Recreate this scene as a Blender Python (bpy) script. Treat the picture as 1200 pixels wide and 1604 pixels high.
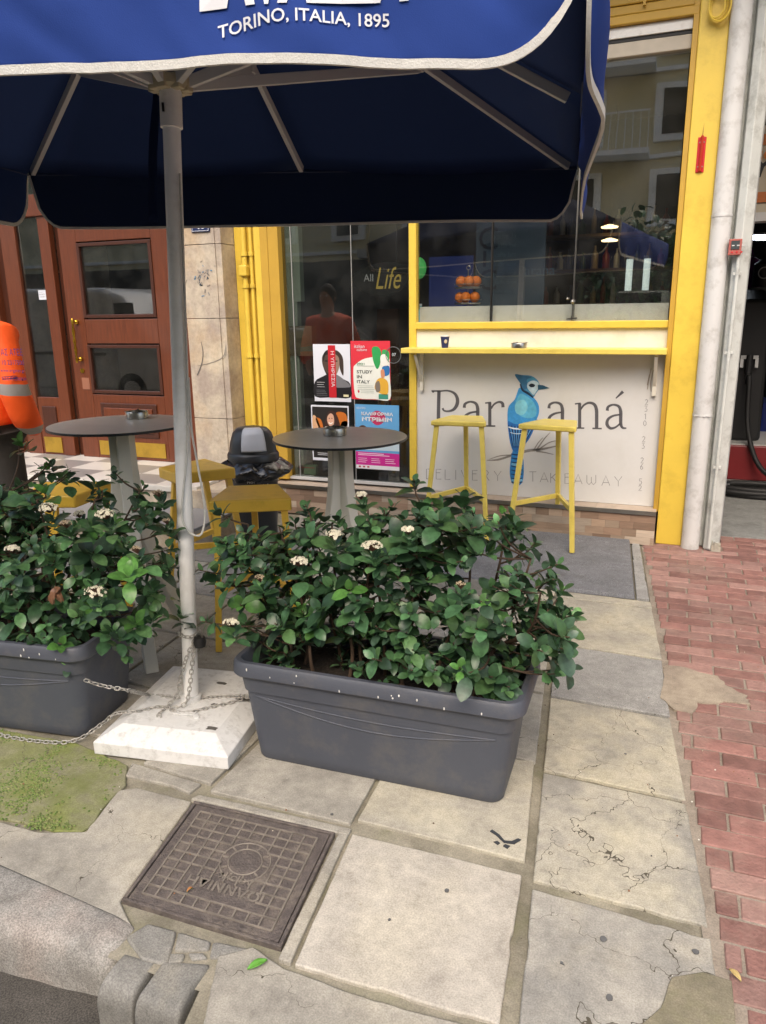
import bpy, bmesh, math, random
import numpy as np
from mathutils import Vector, Matrix, noise
from mathutils.bvhtree import BVHTree
random.seed(7)
S = bpy.context.scene
for o in list(bpy.data.objects): bpy.data.objects.remove(o)
# ------------------------------------------------------------ camera
FPX, TILT, ROLL, YAW, H = 1165.0, math.radians(14.9), math.radians(-.8), math.radians(21.3), 1.5
fw = Vector((-math.sin(YAW)*math.cos(TILT), math.cos(YAW)*math.cos(TILT), -math.sin(TILT)))
rr = Vector((math.cos(YAW), math.sin(YAW), 0)); uu = rr.cross(fw)
CR = rr*math.cos(ROLL)+uu*math.sin(ROLL); CU = uu*math.cos(ROLL)-rr*math.sin(ROLL)
CC = Vector((0, 0, H))
cam = bpy.data.cameras.new('camera'); co = bpy.data.objects.new('camera', cam); S.collection.objects.link(co)
co.matrix_world = Matrix(((CR.x, CU.x, -fw.x, 0), (CR.y, CU.y, -fw.y, 0), (CR.z, CU.z, -fw.z, H), (0, 0, 0, 1)))
cam.sensor_fit = 'VERTICAL'; cam.sensor_height = 36; cam.sensor_width = 27; cam.lens = FPX/1604*36
cam.clip_start = .05; cam.clip_end = 500
S.camera = co
S.render.resolution_x = 766; S.render.resolution_y = 1024
# ------------------------------------------------------------ world, sun, exposure
W = bpy.data.worlds.new('World'); S.world = W; W.use_nodes = True
nt = W.node_tree; bg = nt.nodes['Background']; sky = nt.nodes.new('ShaderNodeTexSky')
sky.sky_type = 'NISHITA'; sky.sun_disc = False; sky.sun_elevation = math.radians(48); sky.sun_rotation = math.radians(168)
sky.air_density = 1.2; sky.dust_density = 5.0; sky.ozone_density = .6
nt.links.new(sky.outputs[0], bg.inputs[0]); bg.inputs[1].default_value = .15
sun = bpy.data.lights.new('sun', 'SUN'); sun.energy = .5; sun.angle = math.radians(50); sun.color = (1, .975, .95)
so = bpy.data.objects.new('sun', sun); S.collection.objects.link(so)
so.rotation_euler = (math.radians(42), 0, math.radians(-12))
S.view_settings.view_transform = 'Standard'; S.view_settings.look = 'None'
S.view_settings.exposure = 1.05; S.view_settings.gamma = 1

# ------------------------------------------------------------ geometry helpers
def ray(px, py): return fw + CR*((px-600)/FPX) - CU*((py-802)/FPX)
def GP(px, py, z=0.0):
    d = ray(px, py); return CC + d*((z-H)/d.z)
def FP(px, py, Y):
    d = ray(px, py); return CC + d*(Y/d.y)
def XZ(px, py, Y): p = FP(px, py, Y); return p.x, p.z
def lerp(a, b, t): return a+(b-a)*t

def link(o): S.collection.objects.link(o); return o
def props(o, label=None, cat=None, group=None, kind=None):
    if label: o['label'] = label
    if cat: o['category'] = cat
    if group: o['group'] = group
    if kind: o['kind'] = kind
    return o
def thing(name, label, cat, loc=(0, 0, 0), group=None):
    o = link(bpy.data.objects.new(name, None)); o.location = loc; o.empty_display_size = .1
    return props(o, label, cat, group)
def root_loc(p):
    v = Vector((0, 0, 0))
    while p is not None: v += Vector(p.location); p = p.parent
    return v
class MB:
    def __init__(s): s.v = []; s.f = []; s.c = []; s.usec = False
    def add(s, vs, fs, col=None):
        n = len(s.v); s.v += [tuple(v) for v in vs]; s.f += [tuple(n+i for i in f) for f in fs]
        s.c += [col or (1, 1, 1)]*len(fs)
        if col: s.usec = True
        return s
    def box(s, x0, x1, y0, y1, z0, z1, col=None):
        vs = [(x, y, z) for z in (z0, z1) for y in (y0, y1) for x in (x0, x1)]
        return s.add(vs, [(0, 2, 3, 1), (4, 5, 7, 6), (0, 1, 5, 4), (2, 6, 7, 3), (0, 4, 6, 2), (1, 3, 7, 5)], col)
    def hexa(s, q, col=None):   # 4 bottom + 4 top corners, ccw
        return s.add(q, [(3, 2, 1, 0), (4, 5, 6, 7), (0, 1, 5, 4), (1, 2, 6, 5), (2, 3, 7, 6), (3, 0, 4, 7)], col)
    def prism(s, poly, off, col=None):  # poly of 3d points, extruded by vector off
        n = len(poly); off = Vector(off)
        vs = [Vector(p) for p in poly]+[Vector(p)+off for p in poly]
        fs = [tuple(range(n)), tuple(range(2*n-1, n-1, -1))]+[(i, i+n, (i+1) % n+n, (i+1) % n) for i in range(n)]
        return s.add(vs, fs, col)
    def bar(s, a, b, w, h=None, up=(0, 0, 1), w2=None, h2=None, col=None):
        a = Vector(a); b = Vector(b); d = (b-a).normalized(); h = h or w; w2 = w2 or w; h2 = h2 or h
        x = d.cross(Vector(up))
        if x.length < 1e-4: x = d.cross(Vector((1, 0, 0)))
        x.normalize(); y = x.cross(d)
        q = [a+x*sx*w/2+y*sy*h/2 for sx, sy in ((-1, -1), (1, -1), (1, 1), (-1, 1))]+[b+x*sx*w2/2+y*sy*h2/2 for sx, sy in ((-1, -1), (1, -1), (1, 1), (-1, 1))]
        return s.add(q, [(0, 1, 2, 3), (7, 6, 5, 4), (0, 4, 5, 1), (1, 5, 6, 2), (2, 6, 7, 3), (3, 7, 4, 0)], col)
    def tube(s, pts, r, n=10, cap=True, closed=False, col=None):
        pts = [Vector(p) for p in pts]; m = len(pts); rs = r if isinstance(r, (list, tuple)) else [r]*m
        vs = []; prev = None
        for i, p in enumerate(pts):
            if closed: d = pts[(i+1) % m]-pts[i-1]
            else: d = pts[min(i+1, m-1)]-pts[max(i-1, 0)]
            if d.length < 1e-9: d = Vector((0, 0, 1))
            d.normalize()
            if prev is None:
                x = d.cross(Vector((0, 0, 1)))
                if x.length < .05: x = d.cross(Vector((1, 0, 0)))
            else: x = prev-d*prev.dot(d)
            x.normalize(); prev = x; y = d.cross(x)
            vs += [p+(x*math.cos(2*math.pi*k/n)+y*math.sin(2*math.pi*k/n))*rs[i] for k in range(n)]
        fs = []
        for i in range(m if closed else m-1):
            for k in range(n):
                a, b = i*n+k, i*n+(k+1) % n; c, d_ = ((i+1) % m)*n+(k+1) % n, ((i+1) % m)*n+k
                fs.append((a, b, c, d_))
        if cap and not closed: fs += [tuple(range(n-1, -1, -1)), tuple(range((m-1)*n, m*n))]
        return s.add(vs, fs, col)
    def lathe(s, prof, c=(0, 0, 0), n=40, sx=1, sy=1, cap=True, col=None):
        c = Vector(c); vs = []
        for r, z in prof: vs += [c+Vector((r*sx*math.cos(2*math.pi*k/n), r*sy*math.sin(2*math.pi*k/n), z)) for k in range(n)]
        fs = [(i*n+k, i*n+(k+1) % n, (i+1)*n+(k+1) % n, (i+1)*n+k) for i in range(len(prof)-1) for k in range(n)]
        if cap: fs += [tuple(range(n-1, -1, -1)), tuple(range((len(prof)-1)*n, len(prof)*n))]
        return s.add(vs, fs, col)
    def grid(s, fn, nu, nv, col=None):
        vs = [fn(i/nu, j/nv) for j in range(nv+1) for i in range(nu+1)]
        fs = [(j*(nu+1)+i, j*(nu+1)+i+1, (j+1)*(nu+1)+i+1, (j+1)*(nu+1)+i) for j in range(nv) for i in range(nu)]
        return s.add(vs, fs, col)
    def ball(s, c, r, n=10, m=7, sq=(1, 1, 1), col=None):
        prof = [(r*math.sin(math.pi*i/m), -r*math.cos(math.pi*i/m)) for i in range(m+1)]
        prof[0] = (r*.02, -r); prof[-1] = (r*.02, r); c = Vector(c); k0 = len(s.v)
        s.lathe(prof, (0, 0, 0), n, col=col)
        for i in range(k0, len(s.v)):
            x, y, z = s.v[i]; s.v[i] = (c.x+x*sq[0], c.y+y*sq[1], c.z+z*sq[2])
        return s
    def build(s, name, mat, parent=None, smooth=False, bevel=0, seg=2, solid=0, sub=0, fix=True):
        me = bpy.data.meshes.new(name); L = root_loc(parent)
        me.from_pydata([(x-L.x, y-L.y, z-L.z) for x, y, z in s.v], [], s.f); me.update()
        if s.usec:
            a = me.color_attributes.new('tone', 'FLOAT_COLOR', 'CORNER')
            arr = []
            for p in me.polygons: arr += list(s.c[p.index])+[1.0] if False else (list(s.c[p.index])+[1.0])*p.loop_total
            a.data.foreach_set('color', arr)
        if fix:
            bm = bmesh.new(); bm.from_mesh(me); bmesh.ops.recalc_face_normals(bm, faces=bm.faces); bm.to_mesh(me); bm.free()
        me.materials.append(mat)
        if smooth:
            me.polygons.foreach_set('use_smooth', [True]*len(me.polygons))
            if smooth != 'all':
                try: me.set_sharp_from_angle(angle=math.radians(38))
                except Exception: pass
        o = link(bpy.data.objects.new(name, me))
        if parent is not None: o.parent = parent
        if bevel:
            b = o.modifiers.new('b', 'BEVEL'); b.width = bevel; b.segments = seg; b.limit_method = 'ANGLE'; b.angle_limit = math.radians(35); b.harden_normals = False
        if solid: m = o.modifiers.new('s', 'SOLIDIFY'); m.thickness = solid; m.offset = 0
        if sub: m = o.modifiers.new('u', 'SUBSURF'); m.levels = sub; m.render_levels = sub
        return o
def copy_tree(o, parent=None):
    c = o.copy(); link(c); c.parent = parent
    for ch in [k for k in bpy.data.objects if k.parent == o]: copy_tree(ch, c)
    return c
def text(s, fn, width, parent, mat, name='lettering', height=None, off=0, shear=0, space=1.0, centre=False, x0=None):
    """flat printed text: glyph mesh fitted to width (and height), then laid on a surface by fn(u, v)"""
    cu = bpy.data.curves.new('t', 'FONT'); cu.body = s; cu.size = 1; cu.offset = off; cu.shear = shear; cu.space_character = space; cu.resolution_u = 3
    t = bpy.data.objects.new('t', cu); link(t)
    me = bpy.data.meshes.new_from_object(t.evaluated_get(bpy.context.evaluated_depsgraph_get()))
    bpy.data.objects.remove(t)
    vs = [v.co.copy() for v in me.vertices]; fs = [tuple(p.vertices) for p in me.polygons]
    bpy.data.meshes.remove(me)
    ax, bx = min(v.x for v in vs), max(v.x for v in vs); ay, by = min(v.y for v in vs), max(v.y for v in vs)
    k = width/(bx-ax); kh = height/(by-ay) if height else k
    m = MB(); m.add([fn((v.x-ax)*k, (v.y-ay)*kh) for v in vs], fs)
    return m.build(name, mat, parent, fix=False)

# ------------------------------------------------------------ materials
MATS = {}
def rgb(r, g, b): return (r/255, g/255, b/255)
def lin(c):
    if isinstance(c, str): c = tuple(int(c[i:i+2], 16)/255 for i in (0, 2, 4))
    return tuple(x/12.92 if x <= .04045 else ((x+.055)/1.055)**2.4 for x in c)
def mat(name, col, rough=.6, metal=0, var=.12, scale=6, bump=.0, bscale=40, spec=.5, dirt=None, dirt_amt=0, dscale=3, coat=0, emit=0, attr=False, sheen=0, stretch=None):
    if name in MATS: return MATS[name]
    m = bpy.data.materials.new(name); m.use_nodes = True; N = m.node_tree.nodes; Lk = m.node_tree.links
    b = N['Principled BSDF']; c = lin(col)
    b.inputs['Roughness'].default_value = rough; b.inputs['Metallic'].default_value = metal
    b.inputs['Specular IOR Level'].default_value = spec; b.inputs['Coat Weight'].default_value = coat
    if sheen: b.inputs['Sheen Weight'].default_value = sheen
    tc = N.new('ShaderNodeTexCoord'); vec = tc.outputs['Object']
    if stretch:
        mp = N.new('ShaderNodeMapping'); mp.inputs['Scale'].default_value = stretch; Lk.new(vec, mp.inputs[0]); vec = mp.outputs[0]
    n1 = N.new('ShaderNodeTexNoise'); n1.inputs['Scale'].default_value = scale; n1.inputs['Detail'].default_value = 6; n1.inputs['Roughness'].default_value = .65
    Lk.new(vec, n1.inputs[0])
    mr = N.new('ShaderNodeMapRange'); mr.inputs[1].default_value = .25; mr.inputs[2].default_value = .75; mr.inputs[3].default_value = 1-var; mr.inputs[4].default_value = 1+var
    Lk.new(n1.outputs[0], mr.inputs[0])
    mx = N.new('ShaderNodeMix'); mx.data_type = 'RGBA'; mx.blend_type = 'MULTIPLY'; mx.inputs[0].default_value = 1
    if attr:
        at = N.new('ShaderNodeAttribute'); at.attribute_name = 'tone'; Lk.new(at.outputs['Color'], mx.inputs[6])
    else: mx.inputs[6].default_value = (*c, 1)
    Lk.new(mr.outputs[0], mx.inputs[7]); out = mx.outputs[2]
    if dirt:
        n2 = N.new('ShaderNodeTexNoise'); n2.inputs['Scale'].default_value = dscale; n2.inputs['Detail'].default_value = 8; n2.inputs['Roughness'].default_value = .7
        Lk.new(tc.outputs['Object'], n2.inputs[0])
        rp = N.new('ShaderNodeMapRange'); rp.inputs[1].default_value = .5; rp.inputs[2].default_value = .72; rp.inputs[3].default_value = 0; rp.inputs[4].default_value = dirt_amt
        Lk.new(n2.outputs[0], rp.inputs[0])
        m2 = N.new('ShaderNodeMix'); m2.data_type = 'RGBA'; Lk.new(rp.outputs[0], m2.inputs[0]); Lk.new(out, m2.inputs[6]); m2.inputs[7].default_value = (*lin(dirt), 1); out = m2.outputs[2]
    Lk.new(out, b.inputs['Base Color'])
    if emit: b.inputs['Emission Color'].default_value = (*c, 1); b.inputs['Emission Strength'].default_value = emit
    if bump:
        n3 = N.new('ShaderNodeTexNoise'); n3.inputs['Scale'].default_value = bscale; n3.inputs['Detail'].default_value = 5; Lk.new(tc.outputs['Object'], n3.inputs[0])
        bp = N.new('ShaderNodeBump'); bp.inputs['Strength'].default_value = bump; bp.inputs['Distance'].default_value = .01
        Lk.new(n3.outputs[0], bp.inputs['Height']); Lk.new(bp.outputs[0], b.inputs['Normal'])
    MATS[name] = m; return m
def glass(name, tint=(.9, .93, .92), dirt=.04, ior=1.5):
    m = bpy.data.materials.new(name); m.use_nodes = True; N = m.node_tree.nodes; Lk = m.node_tree.links; N.remove(N['Principled BSDF'])
    tr = N.new('ShaderNodeBsdfTransparent'); tr.inputs[0].default_value = (*tint, 1)
    gl = N.new('ShaderNodeBsdfGlossy'); gl.inputs['Roughness'].default_value = .01
    fr = N.new('ShaderNodeFresnel'); geo = N.new('ShaderNodeNewGeometry'); mi = N.new('ShaderNodeMix'); mi.inputs[2].default_value = ior; mi.inputs[3].default_value = 1/ior; Lk.new(geo.outputs['Backfacing'], mi.inputs[0]); Lk.new(mi.outputs[0], fr.inputs[0])
    nz = N.new('ShaderNodeTexNoise'); nz.inputs['Scale'].default_value = 1.4; bp = N.new('ShaderNodeBump'); bp.inputs['Strength'].default_value = .015; bp.inputs['Distance'].default_value = .05
    tc = N.new('ShaderNodeTexCoord'); Lk.new(tc.outputs['Object'], nz.inputs[0]); Lk.new(nz.outputs[0], bp.inputs['Height']); Lk.new(bp.outputs[0], gl.inputs['Normal'])
    mx = N.new('ShaderNodeMixShader'); Lk.new(fr.outputs[0], mx.inputs[0]); Lk.new(tr.outputs[0], mx.inputs[1]); Lk.new(gl.outputs[0], mx.inputs[2])
    df = N.new('ShaderNodeBsdfDiffuse'); df.inputs[0].default_value = (.5, .5, .48, 1); m2 = N.new('ShaderNodeMixShader')
    n2 = N.new('ShaderNodeTexNoise'); n2.inputs['Scale'].default_value = 5; n2.inputs['Detail'].default_value = 8; Lk.new(tc.outputs['Object'], n2.inputs[0])
    mr = N.new('ShaderNodeMapRange'); mr.inputs[1].default_value = .4; mr.inputs[2].default_value = .8; mr.inputs[3].default_value = .003; mr.inputs[4].default_value = dirt; Lk.new(n2.outputs[0], mr.inputs[0])
    Lk.new(mr.outputs[0], m2.inputs[0]); Lk.new(mx.outputs[0], m2.inputs[1]); Lk.new(df.outputs[0], m2.inputs[2])
    Lk.new(m2.outputs[0], N['Material Output'].inputs[0]); return m
GL = glass('window_glass', (.93, .95, .94), .03, ior=2.5); GLD = glass('door_glass', (.72, .74, .73), .03, 1.9)

def stone(name, c1, c2, crack=.0, cscale=3.0, warm=None, seed=0, bump=.25, moss=0, rough=.85, speck=.5):
    """paving: two-tone blotches, fine speckle, meandering cracks"""
    m = bpy.data.materials.new(name); m.use_nodes = True; N = m.node_tree.nodes; Lk = m.node_tree.links; b = N['Principled BSDF']
    b.inputs['Roughness'].default_value = rough; b.inputs['Specular IOR Level'].default_value = .3
    tc = N.new('ShaderNodeTexCoord'); mp = N.new('ShaderNodeMapping'); mp.inputs['Location'].default_value = (seed*3.1, seed*1.7, 0); Lk.new(tc.outputs['Object'], mp.inputs[0]); V = mp.outputs[0]
    def nz(s, d=6, r=.6):
        n = N.new('ShaderNodeTexNoise'); n.inputs['Scale'].default_value = s; n.inputs['Detail'].default_value = d; n.inputs['Roughness'].default_value = r; Lk.new(V, n.inputs[0]); return n
    def mr(src, a, b_, c, d):
        n = N.new('ShaderNodeMapRange'); n.inputs[1].default_value = a; n.inputs[2].default_value = b_; n.inputs[3].default_value = c; n.inputs[4].default_value = d; Lk.new(src, n.inputs[0]); return n.outputs[0]
    def mix(f, a, c, mode='MIX'):
        n = N.new('ShaderNodeMix'); n.data_type = 'RGBA'; n.blend_type = mode
        if isinstance(f, (int, float)): n.inputs[0].default_value = f
        else: Lk.new(f, n.inputs[0])
        for i, x in ((6, a), (7, c)):
            if isinstance(x, tuple): n.inputs[i].default_value = (*x, 1)
            else: Lk.new(x, n.inputs[i])
        return n.outputs[2]
    col = mix(mr(nz(4.5, 8).outputs[0], .38, .62, 0, 1), lin(c1), lin(c2))
    if warm: col = mix(mr(nz(2.2, 5).outputs[0], .5, .65, 0, .7), col, lin(warm))
    sp = mr(nz(230, 3).outputs[0], .35, .65, 1-.35*speck, 1+.3*speck); col = mix(1.0, col, sp, 'MULTIPLY')
    col = mix(1.0, col, mr(nz(28, 6, .7).outputs[0], .3, .7, .82, 1.14), 'MULTIPLY')
    col = mix(mr(nz(9, 9, .8).outputs[0], .56, .75, 0, .45), col, lin('6a655a'))
    hgt = nz(90, 6).outputs[0]; h = mr(hgt, 0, 1, 0, .35)
    if crack:
        ds = nz(5, 4); vm = N.new('ShaderNodeVectorMath'); vm.operation = 'MULTIPLY_ADD'; Lk.new(ds.outputs['Color'], vm.inputs[0]); vm.inputs[1].default_value = (.3, .3, .3); Lk.new(V, vm.inputs[2])
        vo = N.new('ShaderNodeTexVoronoi'); vo.feature = 'DISTANCE_TO_EDGE'; vo.inputs['Scale'].default_value = cscale; Lk.new(vm.outputs[0], vo.inputs[0])
        wd = mr(nz(3).outputs[0],   .4, .65, .003*crack, .010*crack)
        lt = N.new('ShaderNodeMath'); lt.operation = 'LESS_THAN'; Lk.new(vo.outputs['Distance'], lt.inputs[0]); Lk.new(wd, lt.inputs[1])
        mk = N.new('ShaderNodeMath'); mk.operation = 'MULTIPLY'; Lk.new(lt.outputs[0], mk.inputs[0]); Lk.new(mr(nz(1.7).outputs[0], .40, .46, 0, 1), mk.inputs[1])
        col = mix(mk.outputs[0], col, lin(rgb(84, 79, 68)))
        sb = N.new('ShaderNodeMath'); sb.operation = 'SUBTRACT'; Lk.new(h, sb.inputs[0]); Lk.new(mk.outputs[0], sb.inputs[1]); h = sb.outputs[0]
    if moss: col = mix(mr(nz(6, 8, .7).outputs[0], .5, .66, 0, moss), col, lin('6f7446'))
    Lk.new(col, b.inputs['Base Color'])
    bp = N.new('ShaderNodeBump'); bp.inputs['Strength'].default_value = bump; bp.inputs['Distance'].default_value = .006; Lk.new(h, bp.inputs['Height']); Lk.new(bp.outputs[0], b.inputs['Normal'])
    return m

YEL = mat('yellow_paint', rgb(220, 190, 74), .42, var=.07, scale=3, bump=.06, bscale=60, dirt='8a6a20', dirt_amt=.3, dscale=5)
YEL2 = mat('ochre_paint', rgb(186, 148, 52), .5, var=.1, scale=4, bump=.08, bscale=70)
YST = mat('stool_yellow', rgb(228, 206, 100), .38, var=.06, scale=8, dirt='a98a3c', dirt_amt=.35, dscale=9)
YWD = mat('stool_dark_yellow', rgb(224, 183, 68), .4, var=.06, scale=8, dirt='8f6c18', dirt_amt=.35, dscale=7)
CREAM = mat('cream_board', 'ddd9cb', .5, var=.03, dirt='a9a08a', dirt_amt=.35, dscale=4)
WHP = mat('white_panel', 'd3d3d1', .35, var=.03, dirt='a8a59c', dirt_amt=.25, dscale=3)
WHT = mat('white_metal', 'e2e1dd', .4, var=.05, dirt='8d887c', dirt_amt=.4, dscale=12)
WHL = mat('white_table_leg', 'cfccbf', .5, var=.05, scale=9)
GREYW = mat('pipe_white', rgb(204, 204, 202), .55, var=.06, scale=4, bump=.1, bscale=25, dirt=rgb(140, 136, 128), dirt_amt=.6, dscale=9, stretch=(1, 1, .35))
PIL = mat('pillar_white', rgb(196, 199, 194), .7, var=.07, scale=5, bump=.2, bscale=30, dirt='76736b', dirt_amt=.7, dscale=7)
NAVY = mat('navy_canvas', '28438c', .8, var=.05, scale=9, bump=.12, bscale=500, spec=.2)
NAVD = mat('navy_canvas_shaded', '14203f', .9, var=.05, scale=9, bump=.1, bscale=500, spec=.1)  # same canvas as NAVY, with the underside's shade put into the colour
TRIM = mat('white_trim', 'c9c8c2', .8, var=.1, scale=40, bump=.3, bscale=300)
ALU = mat('grey_aluminium', rgb(190, 190, 188), .45, metal=.0, var=.04)
STEEL = mat('steel', 'a8a59f', .28, metal=1, var=.1, scale=20)
CHAIN = mat('galvanised_chain', 'b5b2ac', .45, metal=.55, var=.2, scale=60)
BLK = mat('black_plastic', '25272a', .38, var=.1, bump=.05, bscale=200)
BLKR = mat('black_rubber', '1c1c1d', .6)
BAG = mat('black_bag', '111214', .16, var=.1, coat=.4, bump=.5, bscale=28)
ANTH = mat('anthracite_plastic', rgb(76, 80, 90), .52, var=.08, scale=5, bump=.12, bscale=260, dirt=rgb(112, 108, 102), dirt_amt=.45, dscale=7)
SOIL = mat('soil', '231c15', .95, var=.4, scale=30, bump=1, bscale=60)
WOOD = mat('varnished_wood', rgb(98, 50, 28), .38, var=.3, scale=7, coat=.15, stretch=(9, 9, .7), bump=.04, bscale=30)
WOODD = mat('dark_varnished_wood', rgb(66, 34, 22), .4, var=.3, scale=7, stretch=(9, 9, .7))
BRASS = mat('brass', 'c9a03a', .25, metal=1, var=.1)
BRPL = mat('brass_plate', 'b8953a', .45, metal=.6, var=.12, dirt='7a6328', dirt_amt=.5, dscale=8)
TTOP = mat('table_laminate', rgb(222, 210, 194), .3, var=.06, scale=14)
INK = mat('ink_dark', '57565a', .5, var=.02)
INKL = mat('ink_thin', '77767a', .5, var=.02)
PAINT = mat('print_ink', 'ffffff', .45, var=.04, scale=25, attr=True)
BIRD = mat('bird_print', 'ffffff', .45, var=.28, scale=22, attr=True)
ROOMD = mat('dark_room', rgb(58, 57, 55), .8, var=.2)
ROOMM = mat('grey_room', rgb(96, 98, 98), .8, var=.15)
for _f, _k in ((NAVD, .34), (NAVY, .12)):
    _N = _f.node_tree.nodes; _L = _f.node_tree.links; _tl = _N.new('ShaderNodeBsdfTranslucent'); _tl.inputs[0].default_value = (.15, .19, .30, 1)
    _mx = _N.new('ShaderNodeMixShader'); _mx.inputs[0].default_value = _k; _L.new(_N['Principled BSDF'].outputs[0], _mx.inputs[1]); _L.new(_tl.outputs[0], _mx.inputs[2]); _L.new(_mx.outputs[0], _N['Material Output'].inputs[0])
RED = mat('red_paint', 'c0202c', .35, var=.05)
CONC = stone('concrete', 'a6a59f', '8f8d86', bump=.2, speck=.6)
WTX = mat('white_print', 'd4d6da', .6, var=.03)
DARKM = mat('dark_metal', '2c2b2a', .5, metal=.6)
exec_parts = []

# ============================================================ GROUND
def slab(poly, m, z=0.0, t=.035, bev=.004, name='paving_slab'):
    ex = []
    for (x0, y0), (x1, y1) in zip(poly, poly[1:]+poly[:1]):
        L = math.hypot(x1-x0, y1-y0); k = max(1, int(L/.022)); nx_, ny_ = -(y1-y0)/max(L, 1e-6), (x1-x0)/max(L, 1e-6)
        for q in range(k):
            u = q/k; X, Y = lerp(x0, x1, u), lerp(y0, y1, u); d = noise.noise(Vector((X*22, Y*22, 2)))*.0016+noise.noise(Vector((X*70, Y*70, 5)))*.0016
            if q == 0: d = .0
            if noise.noise(Vector((X*9, Y*9, 8))) > .42: d += .004
            ex.append((X+nx_*d, Y+ny_*d))
    poly = ex
    p = [(x, y, z-t) for x, y in poly]
    jit = [noise.noise(Vector((x*3, y*3, 7)))*.003 for x, y in poly]
    b = MB(); n = len(p)
    vs = p+[(x, y, z+j) for (x, y), j in zip(poly, jit)]
    b.add(vs, [tuple(range(n-1, -1, -1)), tuple(range(n, 2*n))]+[(i, (i+1) % n, (i+1) % n+n, i+n) for i in range(n)])
    o = b.build(name, m, bevel=bev, smooth=True); props(o, kind='structure'); return o
SL = {k: stone('slab_'+k, *v[:2], **v[2]) for k, v in dict(
    white=(rgb(190, 184, 172), rgb(170, 164, 153), dict(bump=.15, seed=1, warm=rgb(196, 189, 172), speck=.5)),
    cream=(rgb(184, 178, 160), rgb(160, 155, 143), dict(seed=2, warm=rgb(190, 182, 158))),
    crackA=(rgb(186, 179, 160), rgb(148, 145, 136), dict(crack=.6, cscale=3.4, seed=3, warm=rgb(190, 182, 156))),
    crackB=(rgb(184, 178, 161), rgb(146, 143, 135), dict(crack=.7, cscale=3.8, seed=9, warm=rgb(188, 181, 158))),
    crackC=(rgb(168, 164, 154), rgb(140, 138, 132), dict(crack=.6, cscale=2.6, seed=5, warm=rgb(178, 171, 154))),
    grey=(rgb(162, 161, 157), rgb(146, 145, 142), dict(crack=.2, cscale=1.6, seed=6, speck=.8)),
    old=(rgb(172, 167, 155), rgb(144, 140, 131), dict(crack=.25, cscale=1.6, seed=7, warm=rgb(176, 169, 152))),
    moss=(rgb(120, 128, 70), rgb(138, 134, 112), dict(crack=.3, cscale=2.0, seed=17, moss=.8, bump=.6, warm=rgb(134, 138, 88))),
    dark=(rgb(142, 139, 132), rgb(122, 119, 113), dict(crack=.4, cscale=2, seed=8))).items()}
MORT = stone('mortar', rgb(150, 144, 128), rgb(120, 115, 100), bump=.5, seed=4, moss=.25)
props(MB().box(-120, 120, -120, 120, -.4, -.135).build('road', stone('asphalt', '57534d', '45423d', bump=.5, speck=1.4)), kind='structure')
props(MB().add([(-14, 1.2, -.012), (-1.2, 1.2, -.012), (-1.18, 1.13, -.012), (.3, 1.12, -.012), (14, .6, -.012), (14, 5.3, -.012), (-14, 5.3, -.012)], [tuple(range(7))]).build('pavement', MORT), kind='structure')
props(MB().hexa([(-.93, 1.2, -.2), (-.74, .3, -.2), (14, .2, -.2), (14, 1.3, -.2), (-.93, 1.2, -.014), (-.74, .3, -.014), (14, .2, -.014), (14, 1.3, -.014)]).build('pavement', MORT), kind='structure')
def seam(y): return -.22-.109*(y-1.29)
REDG = [(0.2, .27), (1.455, .229), (1.8, .2), (2.29, .15), (2.78, .10), (3.34, .056), (4.04, -.016), (5.3, -.15)]
def red(y):
    for (a, x), (b, w) in zip(REDG, REDG[1:]):
        if y <= b: return lerp(x, w, (y-a)/(b-a))
    return -.15
rows = [(.75, 1.235, 'crackC'), (1.25, 1.70, 'crackC'), (1.735, 2.235, 'crackB'), (2.255, 2.755, 'crackA'), (2.775, 3.265, 'grey'), (3.28, 3.87, 'cream'), (3.885, 3.97, 'cream')]
for a, b, k in rows:
    slab([(seam(a)+.018, a), (red(a)-.012, a-.01), (red(b)-.014, b-.012), (seam(b)+.018, b)], SL[k])
# big pale slab and its neighbours in the second column
slab([(-.735, 1.262), (-.243, 1.278), (-.283, 1.742), (-.79, 1.735)], SL['white'])
PW = lambda *a: [tuple(GP(x, y))[:2] for x, y in a]
slab(PW((342, 1496), (395, 1484), (445, 1516), (600, 1571), (782, 1618), (770, 1850), (300, 1850), (318, 1604)), SL['old'])
slab([(-.80, 1.80), (-.285, 1.80), (-.345, 2.29), (-.82, 2.29)], SL['cream'])
slab([(-1.31, 1.765), (-.815, 1.775), (-.835, 2.27), (-1.30, 2.26)], SL['old'])
slab([(-1.62, 1.82), (-1.33, 1.80), (-1.32, 2.26), (-1.63, 2.26)], SL['old'])
# left light slab with a broken outer corner
PW = lambda *a: [tuple(GP(x, y))[:2] for x, y in a]
slab(PW((300, 1254), (188, 1410), (206, 1447), (100, 1396), (0, 1376), (-250, 1352), (-250, 1285), (0, 1285), (60, 1301), (135, 1300), (160, 1268), (185, 1236), (215, 1232)), SL['old'], z=-.004)
slab([(-1.45, 1.75), (-1.37, 1.735), (-1.36, 1.79), (-1.66, 1.81), (-1.63, 1.74)], SL['old'], z=-.002)
slab(PW((-260, 1105), (0, 1142), (120, 1163), (200, 1198), (196, 1228), (162, 1262), (148, 1285), (128, 1300), (88, 1300), (40, 1288), (0, 1280), (-260, 1275)), SL['moss'], z=-.002)
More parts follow.
